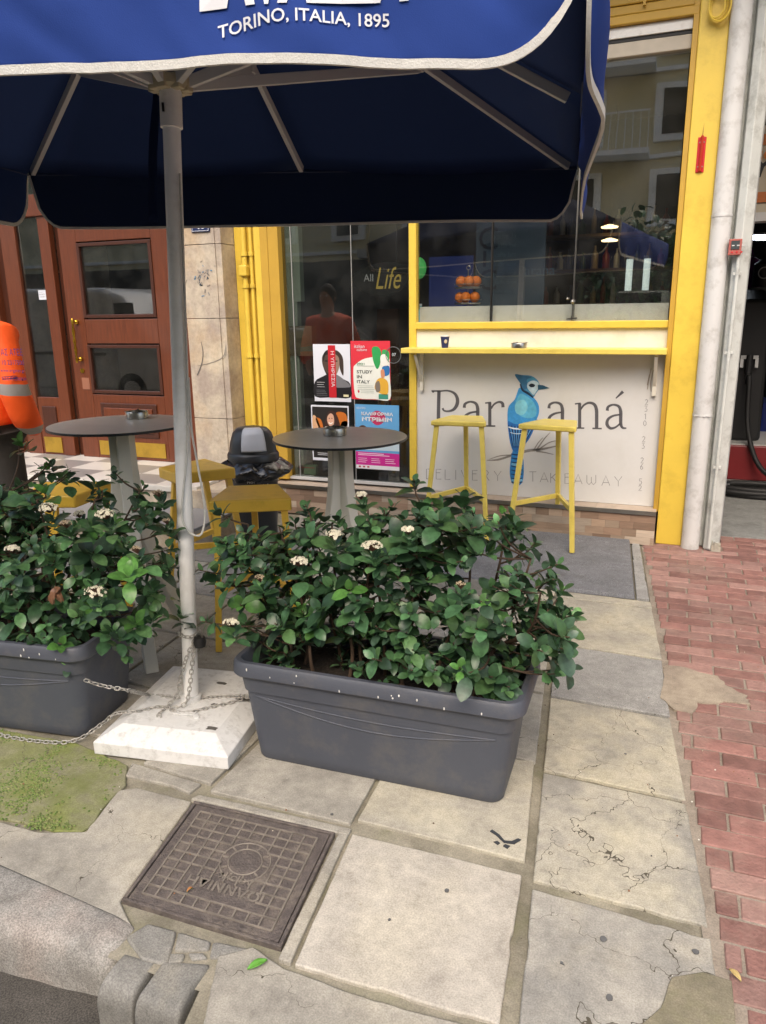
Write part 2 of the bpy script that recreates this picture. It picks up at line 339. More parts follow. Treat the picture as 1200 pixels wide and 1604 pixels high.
# moss carpet
mo = MB(); import itertools
MP = [(-3.2, 1.32), (-1.9, 1.42), (-1.70, 1.415), (-1.60, 1.46), (-1.60, 1.60), (-1.625, 1.70), (-1.66, 1.76), (-1.70, 1.80), (-3.2, 1.86)]
def inside(x, y, P):
    c = False
    for (x1, y1), (x2, y2) in zip(P, P[1:]+P[:1]):
        if (y1 > y) != (y2 > y) and x < (x2-x1)*(y-y1)/(y2-y1)+x1: c = not c
    return c
random.seed(40)
for _ in range(9000):
    x, y = random.uniform(-2.6, -1.55), random.uniform(1.36, 1.86)
    n_ = noise.noise(Vector((x*5, y*5, 1)))+.5*noise.noise(Vector((x*16, y*16, 4)))
    if inside(x, y, MP) and n_+random.uniform(-.25, .25) > .05: mo.ball((x, y, -.001), random.uniform(.0015, .0045), 5, 3, (1.3, 1.3, .45), random.choice([(.15, .22, .05), (.19, .25, .07), (.12, .18, .045), (.24, .25, .10)]))
MOSS = mat('moss_green', 'ffffff', .95, var=.3, scale=60, attr=True)
props(mo.build('moss', MOSS, smooth='all', fix=False), 'green moss tufts spread over broken paving in front of left planter', 'moss', kind='stuff')
# the rest of the paving grid, mostly behind the planters
random.seed(11)
xs = [-6.1, -5.6, -5.1, -4.6, -4.1, -3.6, -3.1, -2.62, -2.13, -1.64, -1.33, -.83]; ys = [1.9, 2.28, 2.78, 3.27, 3.76]
for j in range(len(ys)-1):
    for i in range(len(xs)):
        a, b = ys[j]+.01, ys[j+1]-.01
        if i == len(xs)-1: p = [(xs[i]+.01, a), (seam(a)-.012, a), (seam(b)-.012, b), (xs[i]-.01, b)]
        else:
            if j == 0 and xs[i] > -1.65: continue
            p = [(xs[i]+.01, a), (xs[i+1]-.01, a), (xs[i+1]-.03, b), (xs[i]-.01, b)]
        if j == 0 and i == len(xs)-1: continue
        slab(p, SL[random.choice(['old', 'grey', 'dark', 'crackC', 'old'])])
for i in range(len(xs)-1):
    slab([(xs[i]+.01, 3.77), (xs[i+1]-.01, 3.77), (xs[i+1]-.03, 4.4), (xs[i]-.01, 4.4)], SL[random.choice(['old', 'grey', 'dark'])])
slab([(-2.62, 4.42), (-1.35, 4.42), (-1.4, 5.08), (-2.62, 5.08)], SL['old'])
slab([(-.82, 3.77), (seam(3.97)-.012, 3.77), (seam(3.97)-.01, 3.97), (-.83, 3.97)], SL['cream'])
slab([(-3.2, .9), (-1.75, 1.15), (-1.85, 1.29), (-3.2, 1.29)], SL['old'], z=-.004)
# grey ramp mat in front of the serving window
RAMP = stone('grey_mat', '7f8083', '737477', bump=.5, speck=1.2, seed=12)
mt = MB().hexa([(-1.35, 3.99, -.01), (-.10, 3.99, -.01), (-.185, 5.0, -.01), (-1.35, 5.02, -.01), (-1.35, 4.0, .012), (-.11, 4.0, .012), (-.195, 5.0, .03), (-1.35, 5.02, .03)])
props(mt.build('ramp_mat', RAMP, bevel=.004), 'grey rubber mat lying on the ground under the serving window', 'mat')
slab([(-.095, 3.99), (-.03, 3.99), (-.13, 5.02), (-.18, 5.02)], SL['grey'], z=.004, name='paving_strip')
# granite kerb, rounded and pitted
GRAN = stone('granite', '9c9a94', '85827d', bump=.9, speck=1.0, warm='a1958c', seed=13)
def kerb(x0, x1, yb0, yb1, yf0, yf1, nm, hz=0.0, lump=.009, sd=0, mtl=None):
    # closed lofted block: profile across (back top, rounded nose, front bottom)
    b = MB(); n = 26
    prof = [(0, -.2), (0, 0), (.02, .002), (.3, .004), (.6, .002), (.78, -.002), (.88, -.010), (.95, -.024), (.985, -.045), (1.0, -.075), (1.01, -.12), (1.01, -.17), (1.0, -.2)]
    rows_ = []
    for i in range(n+1):
        t = i/n; x = lerp(x0, x1, t); yb = lerp(yb0, yb1, t); yf = lerp(yf0, yf1, t); e = min(t, 1-t)*n
        dr = -.012*max(0, 1-e/2.0)
        for u, z in prof:
            y = lerp(yb, yf, u); ns = noise.noise(Vector((x*14+sd, y*14, z*14)))*lump+noise.noise(Vector((x*40+sd, y*40, z*40)))*lump*.4
            b.v.append((x, y+ns*(u > .1), z+hz+ns*(z > -.18)*(u > .02)+(dr if z > -.1 else 0)))
    m = len(prof)
    for i in range(n):
        for k in range(m-1): b.f.append((i*m+k, i*m+k+1, (i+1)*m+k+1, (i+1)*m+k))
    b.f += [tuple(range(m)), tuple(range(n*m+m-1, n*m-1, -1))]; b.c = [(1, 1, 1)]*len(b.f)
    return props(b.build(nm, mtl or GRAN, smooth='all', sub=1), kind='structure')
kerb(-1.16, -2.05, 1.23, 1.305, 1.125, 1.035, 'kerb_stone', .0)
for q in range(7): kerb(-2.07-q*.9, -2.95-q*.9, 1.29, 1.29, 1.04-q*.03, 1.01-q*.03, 'kerb_stone', 0, .006, q*5)
COB = stone('cobble', '8d8b85', '75746f', bump=.5, speck=.7, seed=15, warm='9a9484')
kerb(-1.055, -1.152, 1.162, 1.155, 1.06, 1.05, 'cobblestone', -.012, .006, 3, COB)
kerb(-.925, -1.045, 1.20, 1.165, 1.055, 1.05, 'cobblestone', -.006, .010, 9, COB)
for q in ([(197, 1465), (232, 1444), (276, 1456), (268, 1485), (262, 1508), (222, 1500)], [(279, 1457), (330, 1472), (327, 1484), (300, 1486), (273, 1486)], [(266, 1490), (290, 1490), (286, 1502), (262, 1508)], [(333, 1473), (352, 1479), (344, 1497), (328, 1497)], [(294, 1489), (318, 1489), (325, 1497), (300, 1500)], [(336, 1472), (372, 1480), (392, 1484), (346, 1494)]): slab(PW(*q), COB, z=-.003, t=.03, bev=.005, name='broken_stone')
# road edge drop beside the cobbles
# red brick paving
random.seed(5)
bk = MB(); y = .9; row = 0
while y < 5.36:
    h = .088; x = -.35+(row % 2)*.105+random.uniform(-.01, .01)
    while x < 2.6:
        L = .205; a, b_ = x+.004, x+L-.004; lo, hi = y+.004, y+h-.004; xr = red(y+.04)+.012
        if b_ > xr+.03:
            a = max(a, xr); base = (.26, .132, .112) if random.random() < .6 else (.30, .175, .15)
            k = random.uniform(.75, 1.2); c = tuple(v*k for v in base); dz = random.uniform(-.003, .002); s = [random.uniform(-.002, .002) for _ in range(4)]
            bk.hexa([(a, lo, -.04), (b_, lo, -.04), (b_, hi, -.04), (a, hi, -.04), (a+s[0], lo+s[1], dz), (b_+s[2], lo, dz+s[0]), (b_, hi+s[3], dz+s[1]), (a, hi, dz+s[2])], c)
        x += L
    y += h; row += 1
BRK = mat('red_brick', 'ffffff', .8, var=.3, scale=16, bump=.5, bscale=90, attr=True, dirt='9a8478', dirt_amt=.75, dscale=3)
props(bk.build('brick_paving', BRK, bevel=.003, seg=1), kind='structure')
props(MB().add([(red(.9), .9, -.006), (14, .9, -.006), (14, 5.4, -.006), (red(5.3), 5.4, -.006)]+[], [(0, 1, 2, 3)]).build('brick_grout', stone('grout', '9b9184', '847a6e', bump=.4)), kind='structure')
pt = MB(); P = [(.06, 3.2), (.12, 3.215), (.2, 3.18), (.27, 3.17), (.30, 3.09), (.37, 3.03), (.375, 2.96), (.29, 2.95), (.25, 2.91), (.19, 2.90), (.17, 2.81), (.10, 2.82), (.05, 2.9), (.055, 3.05)]
PP = []
for k, (a, b_) in enumerate(zip(P, P[1:]+P[:1])):
    for t in (0, .33, .66): PP.append((lerp(a[0], b_[0], t)+random.uniform(-.006, .006), lerp(a[1], b_[1], t)+random.uniform(-.006, .006), .004))
pt.prism(PP, (0, 0, -.02)); props(pt.build('cement_patch', stone('cement', rgb(172, 160, 142), rgb(150, 138, 124), bump=.5, seed=22)), kind='structure')
# manhole cover
mh = [Vector((-1.325, 1.70, 0)), Vector((-.838, 1.718, 0)), Vector((-.788, 1.291, 0)), Vector((-1.263, 1.281, 0))]  # TL TR BR BL
def MH(u, v, z): return (mh[3]*(1-u)+mh[2]*u)*(1-v)+(mh[0]*(1-u)+mh[1]*u)*v+Vector((0, 0, z))
IRON = mat('cast_iron', rgb(98, 90, 86), .7, metal=.1, var=.35, scale=26, bump=.6, bscale=150, dirt=rgb(138, 128, 114), dirt_amt=.6, dscale=13)
IRONL = mat('worn_iron', rgb(132, 124, 114), .6, metal=.15, var=.4, scale=20, bump=.3, bscale=100)
mhT = thing('manhole_cover', 'square rusty iron manhole cover with raised grid lines set in the pavement', 'manhole cover', tuple((mh[0]+mh[2])/2))
MB().hexa([MH(.03, .03, -.03), MH(.97, .03, -.03), MH(.97, .97, -.03), MH(.03, .97, -.03), MH(.03, .03, .0), MH(.97, .03, 0), MH(.97, .97, 0), MH(.03, .97, 0)]).build('lid', IRON, mhT)
fr = MB()
for a in ((0, 0, 1, .022), (0, .978, 1, 1), (0, .022, .022, .978), (.978, .022, 1, .978)):
    fr.hexa([MH(a[0], a[1], -.03), MH(a[2], a[1], -.03), MH(a[2], a[3], -.03), MH(a[0], a[3], -.03), MH(a[0], a[1], .004), MH(a[2], a[1], .004), MH(a[2], a[3], .004), MH(a[0], a[3], .004)])
fr.build('frame', IRON, mhT, bevel=.002)
gr = MB(); n = 10; a0, a1 = .09, .91
for i in range(n+1):
    t = lerp(a0, a1, i/n)
    for seg in range(n):
        s0, s1 = lerp(a0, a1, seg/n), lerp(a0, a1, (seg+1)/n); mid = (s0+s1)/2
        if not ((mid-.56)**2/.025+(t-.55)**2/.03 < 1 or (abs(t-.28) < .08 and .28 < mid < .78)): gr.bar(MH(s0, t, .0015), MH(s1, t, .0015), .0045, .004)
        if not ((t-.56)**2/.025+(mid-.55)**2/.03 < 1 or (abs(mid-.28) < .09 and .28 < t < .78)): gr.bar(MH(t, s0, .0018), MH(t, s1, .0018), .0045, .004)
gr.build('raised_grid', IRONL, mhT)
lg = MB()
for R_ in (.075, .05): lg.tube([MH(.56+R_/.48*math.cos(k*math.pi/12), .55+R_/.43*math.sin(k*math.pi/12), .001) for k in range(24)], .0022, 6, closed=True)
for k in range(10): a = k*math.pi/5; lg.bar(MH(.56+.112*math.cos(a), .55+.125*math.sin(a), .001), MH(.56+.15*math.cos(a), .55+.165*math.sin(a), .001), .004, .004)
lg.build('emblem', IRONL, mhT)
text('ΙΩΑΝΝΙΔΗ', lambda u, v: MH(.78-u/.48, .33-v/.43, .003), .235, mhT, IRONL, height=.035, off=.02)
text('ΑΦΟΙ Κ', lambda u, v: MH(.68-u/.48, .41-v/.43, .003), .11, mhT, IRONL, height=.022, off=.02)
mf = MB()
for a in ((-1.36, 1.26, -1.33, 1.73), (-.835, 1.28, -.80, 1.73)): pass
slab(PW((1052, 1532), (1100, 1524), (1146, 1538), (1152, 1604), (1150, 1680), (1020, 1680), (1000, 1610), (1035, 1580)), stone('damp_patch', rgb(140, 133, 112), rgb(120, 114, 98), bump=.4, seed=26, moss=.3), z=.0045, t=.006, bev=.002, name='damp_patch')
# cement bed round the cover
for q, m_ in (([(-1.33, 1.735), (-.80, 1.755), (-.80, 1.725), (-1.345, 1.708)], 'old'), ([(-.83, 1.725), (-.80, 1.727), (-.747, 1.262), (-.78, 1.262)], 'old')):
    slab(q, SL[m_], z=.001, name='cement_edge')
# stray leaves and crumbs on the ground
def fallen(px, py, L, col, label, ang, cat='leaf', nm='fallen_leaf'):
    c = GP(px, py, .012); t = thing(nm, label, cat, c); b = MB()
    def fn(u, v):
        w = math.sin(math.pi*min(1, max(0, u*.96+.02)))**.8*.42*L; x = (u-.5)*L; y = (v-.5)*w; z = .005*math.sin(u*3)+abs(v-.5)*.008
        return (c.x+x*math.cos(ang)-y*math.sin(ang), c.y+x*math.sin(ang)+y*math.cos(ang), c.z-.008+z)
    b.grid(fn, 8, 4).build('blade', mat('leaf_'+nm+col, col, .5, var=.15, scale=30), t, smooth='all', solid=.001)
    b = MB().tube([fn(0, .5), fn(.25, .5), fn(.5, .5), fn(1, .5)], .001, 5); b.build('midrib', mat('leaf_rib', '7c8a4a', .6), t)
fallen(403, 1508, .05, '5f9a3c', 'fresh green leaf lying on the slab below the manhole cover', .9)
fallen(297, 1391, .018, 'a5713f', 'small brown leaf lying on the iron manhole cover', 1.2, nm='dry_leaf')
fallen(1152, 1524, .035, 'b8a06a', 'narrow tan dry leaf on the red bricks at lower right', 2.3, nm='dry_leaf')
deb = MB()
for _ in range(150):
    x, y_ = random.uniform(-2.2, .9), random.uniform(1.25, 3.8); r = random.uniform(.0012, .0035); deb.ball((x, y_, .002), r, 5, 3, (1, 1, .6), random.choice([(.5, .45, .35), (.7, .68, .6), (.12, .08, .05), (.25, .12, .06)]))
props(deb.build('grit', mat('grit', 'ffffff', .8, attr=True)), 'tiny crumbs and grit scattered over the slabs', 'grit', kind='stuff')
for k, (px, py, r) in enumerate(((945, 1470, .009), (880, 1508, .008), (955, 1562, .009), (1090, 1490, .009), (1020, 1340, .005), (865, 1300, .006), (700, 1395, .006), (610, 1440, .004), (520, 1275, .005), (980, 1180, .005))):
    c = GP(px, py, .0035); slab([(c.x+r*random.uniform(.75, 1.1)*math.cos(a), c.y+r*random.uniform(.75, 1.1)*math.sin(a)) for a in np.linspace(0, 5.7, 9)], mat('gum', rgb(98, 98, 98), .7, var=.2, scale=60), z=.0042, t=.003, bev=0, name='gum_spot')
sp = MB(); c0 = GP(790, 1318, .0025)
for k, pl in enumerate(([(-.05, .03), (-.03, .02), (.0, -.005), (.03, .0), (.045, .025), (.035, .028), (.02, .01), (0, .005), (-.02, .025), (-.045, .04)], [(-.03, -.012), (-.015, -.02), (-.01, -.01), (-.02, -.004)], [(0, -.02), (.015, -.026), (.02, -.012), (.005, -.01)])):
    sp.prism([(c0.x+a, c0.y+b, c0.z) for a, b in pl], (0, 0, -.002))
props(sp.build('paint_stain', mat('stain', '35383c', .7)), kind='structure')

# ============================================================ SHOP FACADE
YC, YG = 5.06, 5.14           # column face, glass / panel plane
def quad(b, x0, x1, z0, z1, y0, y1): return b.box(x0, x1, y0, y1, z0, z1)
shop = thing('cafe_front', 'yellow framed cafe front with serving window and white logo panel', 'cafe', (-1.4, 5.1, 0))
# yellow column, window reveal, transom, mullion
MB().box(-.03, .128, YC, 5.36, 0, 3.6).build('column', YEL, shop, bevel=.006)
MB().box(-.062, -.0305, YC+.012, 5.2, .215, 3.45).build('reveal', YEL2, shop, bevel=.003)
MB().box(-1.775, -1.722, YG-.035, YG+.03, .255, 3.15).build('mullion', YEL, shop, bevel=.004)
MB().box(-1.722, -.062, YG-.05, YG+.05, 1.395, 1.44).build('window_sill', YEL, shop, bevel=.004)
MB().box(-2.86, -2.775, YG-.06, YG+.05, .25, 3.15).build('door_frame', YEL2, shop, bevel=.004)
MB().box(-2.775, -1.775, YG-.03, YG+.03, .25, .268).build('door_sill', ALU, shop)
# cream board and logo panel
MB().box(-1.722, -.062, YG-.02, YG+.03, 1.235, 1.394).build('cream_board', CREAM, shop)
MB().box(-1.722, -.062, YG-.014, YG+.03, .235, 1.234).build('logo_panel', WHP, shop)
PN = bpy.data.objects['logo_panel']
# plinth of wood-look tiles
random.seed(3)
pl = MB(); z = 0.0; r_ = 0
while z < .2:
    x = -2.86-random.uniform(0, .1)
    while x < -.042:
        w = random.choice([.09, .12, .16, .2]); x1 = min(x+w, -.04); k = random.uniform(.72, 1.15); c = random.choice([(.44, .33, .24), (.38, .27, .19), (.50, .41, .32), (.30, .2, .14)])
        pl.box(max(x, -2.86), x1-.001, 5.0+random.uniform(0, .0015), 5.2, z, min(z+.049, .212), tuple(v*k for v in c)); x = x1
    z += .05; r_ += 1
TILE = mat('wood_tile', 'ffffff', .5, var=.2, scale=9, attr=True, stretch=(1, 1, 9))
pl.build('tile_plinth', TILE, shop)
tp = MB(); x = -2.86
while x < -.05:
    w = random.choice([.12, .2, .26]); k = random.uniform(.8, 1.1); tp.box(x, min(x+w, -.04)-.001, 4.995, 5.18, .2125, .2325, (.46*k, .37*k, .29*k)); x += w
tp.build('plinth_ledge', TILE, shop, bevel=.001, seg=1)
MB().box(-2.86, -.04, 4.988, 4.9945, .205, .2325).build('edge_strip', STEEL, shop)
# window glass panes with white bottom band
gx = [-1.722, -1.20, -.655, -.064]
for i in range(3):
    MB().box(gx[i]+.004, gx[i+1]-.004, YG+.012*(i % 2), YG+.008+.012*(i % 2), 1.441, 2.96).build('window_pane', GL, shop)
    MB().box(gx[i]+.006, gx[i+1]-.006, YG+.035, YG+.045, 1.441, 1.545).build('white_band', WHT, shop)
    if i: MB().box(gx[i]-.0045, gx[i]+.0045, YG-.006, YG+.026, 1.441, 2.96).build('pane_seam', DARKM if i == 1 else STEEL, shop)
cl = MB().bar((-.655, YG-.03, 1.442), (-.655, YG-.03, 1.47), .012).bar((-.69, YG-.028, 1.452), (-.62, YG-.028, 1.458), .014, .01).ball((-.655, YG-.03, 1.56), .013).ball((-.69, YG-.02, 1.58), .008)
cl.build('pane_latch', STEEL, shop, smooth=True)
MB().box(-1.722, -.062, YG-.03, YG+.05, 2.945, 3.02).build('blind_box', mat('beige', 'b9b0a0', .6), shop, bevel=.004)
MB().box(-1.722, -.062, YG-.028, YG+.04, 3.022, 3.04).build('blind_gap', BLKR, shop)
MB().box(-1.722, -.062, YG-.04, YG+.04, 3.042, 3.10).build('blind_rail', WHT, shop, bevel=.003)
sh = MB()
for k in range(8): sh.box(-2.86, -.032, YC+.01+.008*(k % 2), YG+.1, 3.102+k*.05, 3.102+k*.05+.048)
sh.build('shutter_box', YEL2, shop, bevel=.006)
hb = MB().bar((-.33, YC, 3.26), (-.33, YC, 3.18), .016).bar((-.37, YC, 3.24), (-.29, YC, 3.24), .014).ball((-.33, YC-.005, 3.27), .016); hb.build('shutter_catch', YEL2, shop, smooth=True)
# glass door
MB().box(-2.773, -2.705, YG, YG+.008, .27, 3.1).build('side_pane', GLD, shop)
MB().box(-2.698, -2.225, YG, YG+.008, .27, 3.1).build('glass_door', GLD, shop)
MB().box(-2.218, -1.779, YG, YG+.008, .27, 3.1).build('glass_door', GLD, shop)
MB().box(-2.703, -2.7, YG-.002, YG+.01, .27, 3.1).build('pane_edge', ALU, shop)
MB().box(-2.2225, -2.2205, YG-.002, YG+.01, .27, 3.1).build('pane_edge', ALU, shop)
hx, hz_ = XZ(617, 556, YG); dh = MB().tube([(hx+.058*math.cos(a*math.pi/14), YG-.012, hz_+.058*math.sin(a*math.pi/14)) for a in range(28)], .0022, 6, closed=True)
dh.build('round_sticker', mat('frost', '6f7272', .5), shop)
text('07', lambda u, v: (hx-.012+u, YG-.006, hz_-.008+v), .03, shop, WTX)
# yellow pipe bay between the marble and the glass
MB().box(-3.2, -2.86, YC+.12, 5.4, .23, 3.5).build('yellow_wall', YEL, shop)
MB().box(-3.0, -2.93, YC+.06, YC+.119, .235, 3.3).build('yellow_batten', YEL, shop, bevel=.004)
MB().box(-2.925, -2.862, YC+.02, YC+.119, .235, 3.3).build('yellow_batten', YEL2, shop, bevel=.004)
for X, R_, z0 in ((-3.10, .021, .5), (-3.04, .014, .42)):
    p = MB().tube([(X, YC+.085, 3.3), (X, YC+.085, z0)], R_, 14)
    for zz in (.5, 1.2, 1.72, 1.95): p.tube([(X, YC+.085, zz-.014), (X, YC+.085, zz+.014)], R_+.008, 14).box(X-.045, X+.045, YC+.1, YC+.119, zz-.01, zz+.01)
    p.build('yellow_pipe', YEL, shop, smooth=True)
p = MB().box(-3.10-.035, -3.10+.035, YC+.04, YC+.1, 1.79, 1.87); p.build('pipe_joint', YEL, shop, bevel=.01)

# lettering strokes on the logo panel (traced in panel units)
YP = YG-.0145
def PZ(zx, zy, k=0): x, z = XZ(640+zx/3, 560+zy/3, YP); return Vector((x, YP-.0006-.0004*k, z))
def stroke(b, pts, w, col=None, k=0, n=6, cv=True):
    """ribbon along a smoothed path with widths w (one or one per point)"""
    ws = w if isinstance(w, (list, tuple)) else [w]*len(pts)
    P = []; Wd = []
    if cv and len(pts) > 2:
        for i in range(len(pts)-1):
            p0, p1, p2, p3 = (np.array(pts[max(0, min(len(pts)-1, j))], float) for j in (i-1, i, i+1, i+2))
            for q in range(n):
                t = q/n; P.append(.5*((2*p1)+(-p0+p2)*t+(2*p0-5*p1+4*p2-p3)*t*t+(-p0+3*p1-3*p2+p3)*t**3)); Wd.append(lerp(ws[i], ws[i+1], t))
        P.append(np.array(pts[-1], float)); Wd.append(ws[-1])
    else: P = [np.array(p, float) for p in pts]; Wd = list(ws)
    vs = []
    for i, p in enumerate(P):
        d = P[min(i+1, len(P)-1)]-P[max(i-1, 0)]; d = d/(np.linalg.norm(d)+1e-9); nn = np.array([-d[1], d[0]])*Wd[i]/2
        vs += [b.map(*(p+nn), k), b.map(*(p-nn), k)]
    b.add(vs, [(2*i, 2*i+2, 2*i+3, 2*i+1) for i in range(len(P)-1)], col)
def poly(b, pts, col=None, k=0): b.add([b.map(x, y, k) for x, y in pts], [tuple(range(len(pts)))], col)
def smooth_poly(pts, n=5):
    out = []; m = len(pts)
    for i in range(m):
        p0, p1, p2, p3 = (np.array(pts[(i+j) % m], float) for j in (-1, 0, 1, 2))
        for q in range(n): t = q/n; out.append(tuple(.5*((2*p1)+(-p0+p2)*t+(2*p0-5*p1+4*p2-p3)*t*t+(-p0+3*p1-3*p2+p3)*t**3)))
    return out
def let_a(dx, dy, s=1):
    b = MB(); b.map = PZ; f = lambda L: [(x+dx, y+dy) for x, y in L]
    stroke(b, f([(262, 236), (266, 218), (290, 208), (316, 216), (325, 240), (325, 275), (326, 300), (334, 316), (352, 318)]), [15, 12, 9, 13, 16, 16, 15, 11, 6])
    stroke(b, f([(323, 254), (290, 260), (266, 276), (261, 300), (276, 318), (300, 314), (323, 296)]), [7, 10, 13, 16, 13, 9, 8]); return b
b = let_a(0, 0); b.build('letter', INK, PN, fix=False)
let_a(398, 3).build('letter', INK, PN, fix=False)
b = let_a(672, 14); stroke(b, [(974, 192), (1008, 160)], [5, 15], cv=False); b.build('letter', INK, PN, fix=False)
b = MB(); b.map = PZ
stroke(b, [(143, 158), (141, 240), (140, 316)], 16, cv=False); stroke(b, [(108, 157), (148, 157)], 7, cv=False); stroke(b, [(118, 317), (168, 319)], 7, cv=False); stroke(b, [(112, 157), (118, 164)], 8, cv=False)
stroke(b, [(146, 158), (185, 156), (215, 168), (229, 192), (228, 220), (213, 243), (190, 252), (168, 250), (160, 238)], [7, 8, 12, 16, 17, 14, 9, 8, 10]); b.build('letter', INK, PN, fix=False)
b = MB(); b.map = PZ
stroke(b, [(382, 212), (382, 320)], 15, cv=False); stroke(b, [(360, 214), (388, 211)], 7, cv=False); stroke(b, [(360, 321), (408, 322)], 7, cv=False)
stroke(b, [(388, 240), (402, 220), (424, 209), (441, 215), (444, 234)], [8, 9, 10, 14, 15]); b.build('letter', INK, PN, fix=False)
b = MB(); b.map = PZ
stroke(b, [(804, 216), (804, 330)], 15, cv=False); stroke(b, [(782, 218), (809, 215)], 7, cv=False); stroke(b, [(782, 331), (826, 332)], 7, cv=False)
stroke(b, [(809, 244), (824, 224), (848, 213), (872, 220), (883, 245), (884, 290), (884, 330)], [8, 9, 11, 14, 16, 16, 16]); stroke(b, [(864, 333), (908, 334)], 7, cv=False); b.build('letter', INK, PN, fix=False)
# thin deco capitals
GL_ = {'D': [[(0, 0), (0, 1), (.35, 1), (.62, .75), (.62, .3), (.35, 0), (0, 0)]], 'E': [[(.5, 0), (0, 0), (0, 1), (.5, 1)], [(0, .65), (.4, .65)]], 'L': [[(0, 1), (0, 0), (.5, 0)]],
       'I': [[(0, 0), (0, 1)]], 'V': [[(0, 1), (.35, 0), (.7, 1)]], 'R': [[(0, 0), (0, 1), (.4, 1), (.55, .8), (.4, .55), (0, .55)], [(.25, .55), (.6, 0)]], 'Y': [[(0, 1), (.35, .5), (.7, 1)], [(.35, .5), (.35, 0)]],
       'T': [[(0, 1), (.65, 1)], [(.32, 1), (.32, 0)]], 'A': [[(0, 0), (.38, 1), (.76, 0)], [(.15, .3), (.62, .3)]], 'K': [[(0, 0), (0, 1)], [(.55, 1), (0, .45)], [(.15, .55), (.6, 0)]], 'F': [[(0, 0), (0, 1), (.5, 1)], [(0, .6), (.4, .6)]],
       'W': [[(0, 1), (.0, .25), (.2, 0), (.42, .25), (.42, .8)], [(.42, .25), (.62, 0), (.84, .25), (.84, 1)]], '2': [[(0, .8), (.25, 1), (.5, .8), (.45, .55), (0, 0), (.55, 0)]], '3': [[(0, 1), (.5, 1), (.2, .6), (.5, .4), (.4, .05), (0, .05)]],
       '1': [[(.1, .8), (.3, 1), (.3, 0)]], '0': [[(.0, .3), (0, .7), (.25, 1), (.5, .7), (.5, .3), (.25, 0), (0, .3)]], '6': [[(.45, 1), (.05, .5), (.05, .15), (.25, 0), (.5, .2), (.45, .45), (.1, .5)]], '5': [[(.5, 1), (.05, 1), (.05, .6), (.4, .6), (.5, .3), (.35, .02), (0, .02)]]}
def deco(s, xs_, yb, hgt, wid, slope=0, w=2.3):
    for ch, x in zip(s, xs_):
        b = MB(); b.map = PZ
        for ln in GL_[ch]: stroke(b, [(x+a*wid, yb+slope*(x-xs_[0])-c*hgt) for a, c in ln], w, cv=False)
        b.build('letter', INKL, PN, fix=False)
deco('DELIVERY', [84, 130, 172, 222, 248, 300, 350, 402], 570, 46, 48, .03)
deco('TAKEAWAY', [568, 618, 668, 735, 778, 838, 908, 968], 583, 46, 50, .055)
for ch, y in (('2', 222), ('3', 254), ('1', 290), ('0', 322), ('2', 396), ('3', 428), ('2', 496), ('6', 526), ('5', 596), ('2', 626)):
    b = MB(); b.map = PZ
    for ln in GL_[ch]: stroke(b, [(1112-(y-222)*.075+a*24, y-c*26) for a, c in ln], 2.4, cv=False)
    b.build('digit', INKL, PN, fix=False)
# the bird print
bd = MB(); bd.map = PZ
c_ = lambda h: lin(h)
for L, w in (([(368, 483), (420, 480), (480, 462), (560, 438), (620, 432), (704, 414)], [2, 9, 10, 13, 12, 3]), ([(380, 478), (430, 462), (485, 458)], [2, 5, 5]), ([(600, 436), (640, 380), (666, 352)], [8, 5, 2]), ([(610, 434), (660, 400), (706, 388)], [8, 5, 2]), ([(600, 440), (640, 446), (682, 456)], [8, 5, 2]), ([(588, 436), (610, 400), (632, 376)], [7, 4, 2])):
    stroke(bd, L, w, c_('8e8a86'), 0)
poly(bd, smooth_poly([(494, 430), (528, 432), (540, 480), (541, 550), (532, 590), (508, 604), (486, 588), (476, 545), (480, 485)]), c_('2f7fc0'), 1)
for y0 in range(452, 600, 19): stroke(bd, [(482, y0), (508, y0+5), (536, y0)], [3, 7, 3], c_('17365f'), 2)
for y0 in (500, 575): stroke(bd, [(484, y0), (508, y0+4), (536, y0)], [8, 14, 8], c_('79b6d8'), 3)
poly(bd, smooth_poly([(522, 142), (552, 160), (588, 188), (611, 222), (613, 262), (598, 300), (588, 335), (565, 385), (530, 425), (498, 445), (480, 410), (470, 350), (465, 290), (470, 232), (498, 198), (510, 168)]), c_('3f93cc'), 2)
poly(bd, smooth_poly([(530, 170), (575, 195), (600, 235), (596, 275), (560, 285), (520, 270), (500, 235), (510, 195)]), c_('5fb0cf'), 3)
poly(bd, smooth_poly([(515, 205), (545, 200), (560, 235), (540, 268), (508, 262), (500, 230)]), c_('7fc4d2'), 4)
poly(bd, smooth_poly([(468, 300), (500, 312), (560, 312), (606, 292), (592, 330), (566, 384), (530, 424), (498, 444), (480, 404), (470, 350)]), c_('2a6aae'), 3)
for k in range(9): stroke(bd, [(470+k*15, 322-abs(k-3)*1.2), (480+k*11, 362), (492+k*5, 424)], [4, 4, 2], c_('16294f'), 4)
for k in range(8): stroke(bd, [(477+k*15, 325), (486+k*11, 360), (495+k*5, 415)], [2.5, 2.5, 1], c_('6fb2de'), 5)
stroke(bd, [(470, 326), (500, 334), (550, 334), (592, 322)], [5, 7, 7, 4], c_('e6eef2'), 6)
stroke(bd, [(478, 352), (510, 358), (560, 354)], [2, 4, 2], c_('cfe0ea'), 6)
poly(bd, smooth_poly([(500, 80), (530, 82), (575, 86), (604, 104), (616, 128), (612, 150), (598, 170), (586, 186), (560, 168), (536, 150), (524, 118), (512, 96)]), c_('4a90b4'), 4)
poly(bd, smooth_poly([(500, 80), (540, 84), (578, 94), (556, 104), (560, 140), (540, 150), (526, 122)]), c_('3a6f96'), 5)
poly(bd, smooth_poly([(562, 118), (586, 108), (610, 118), (612, 142), (600, 160), (588, 176), (570, 158), (558, 138)]), c_('b9cfd8'), 6)
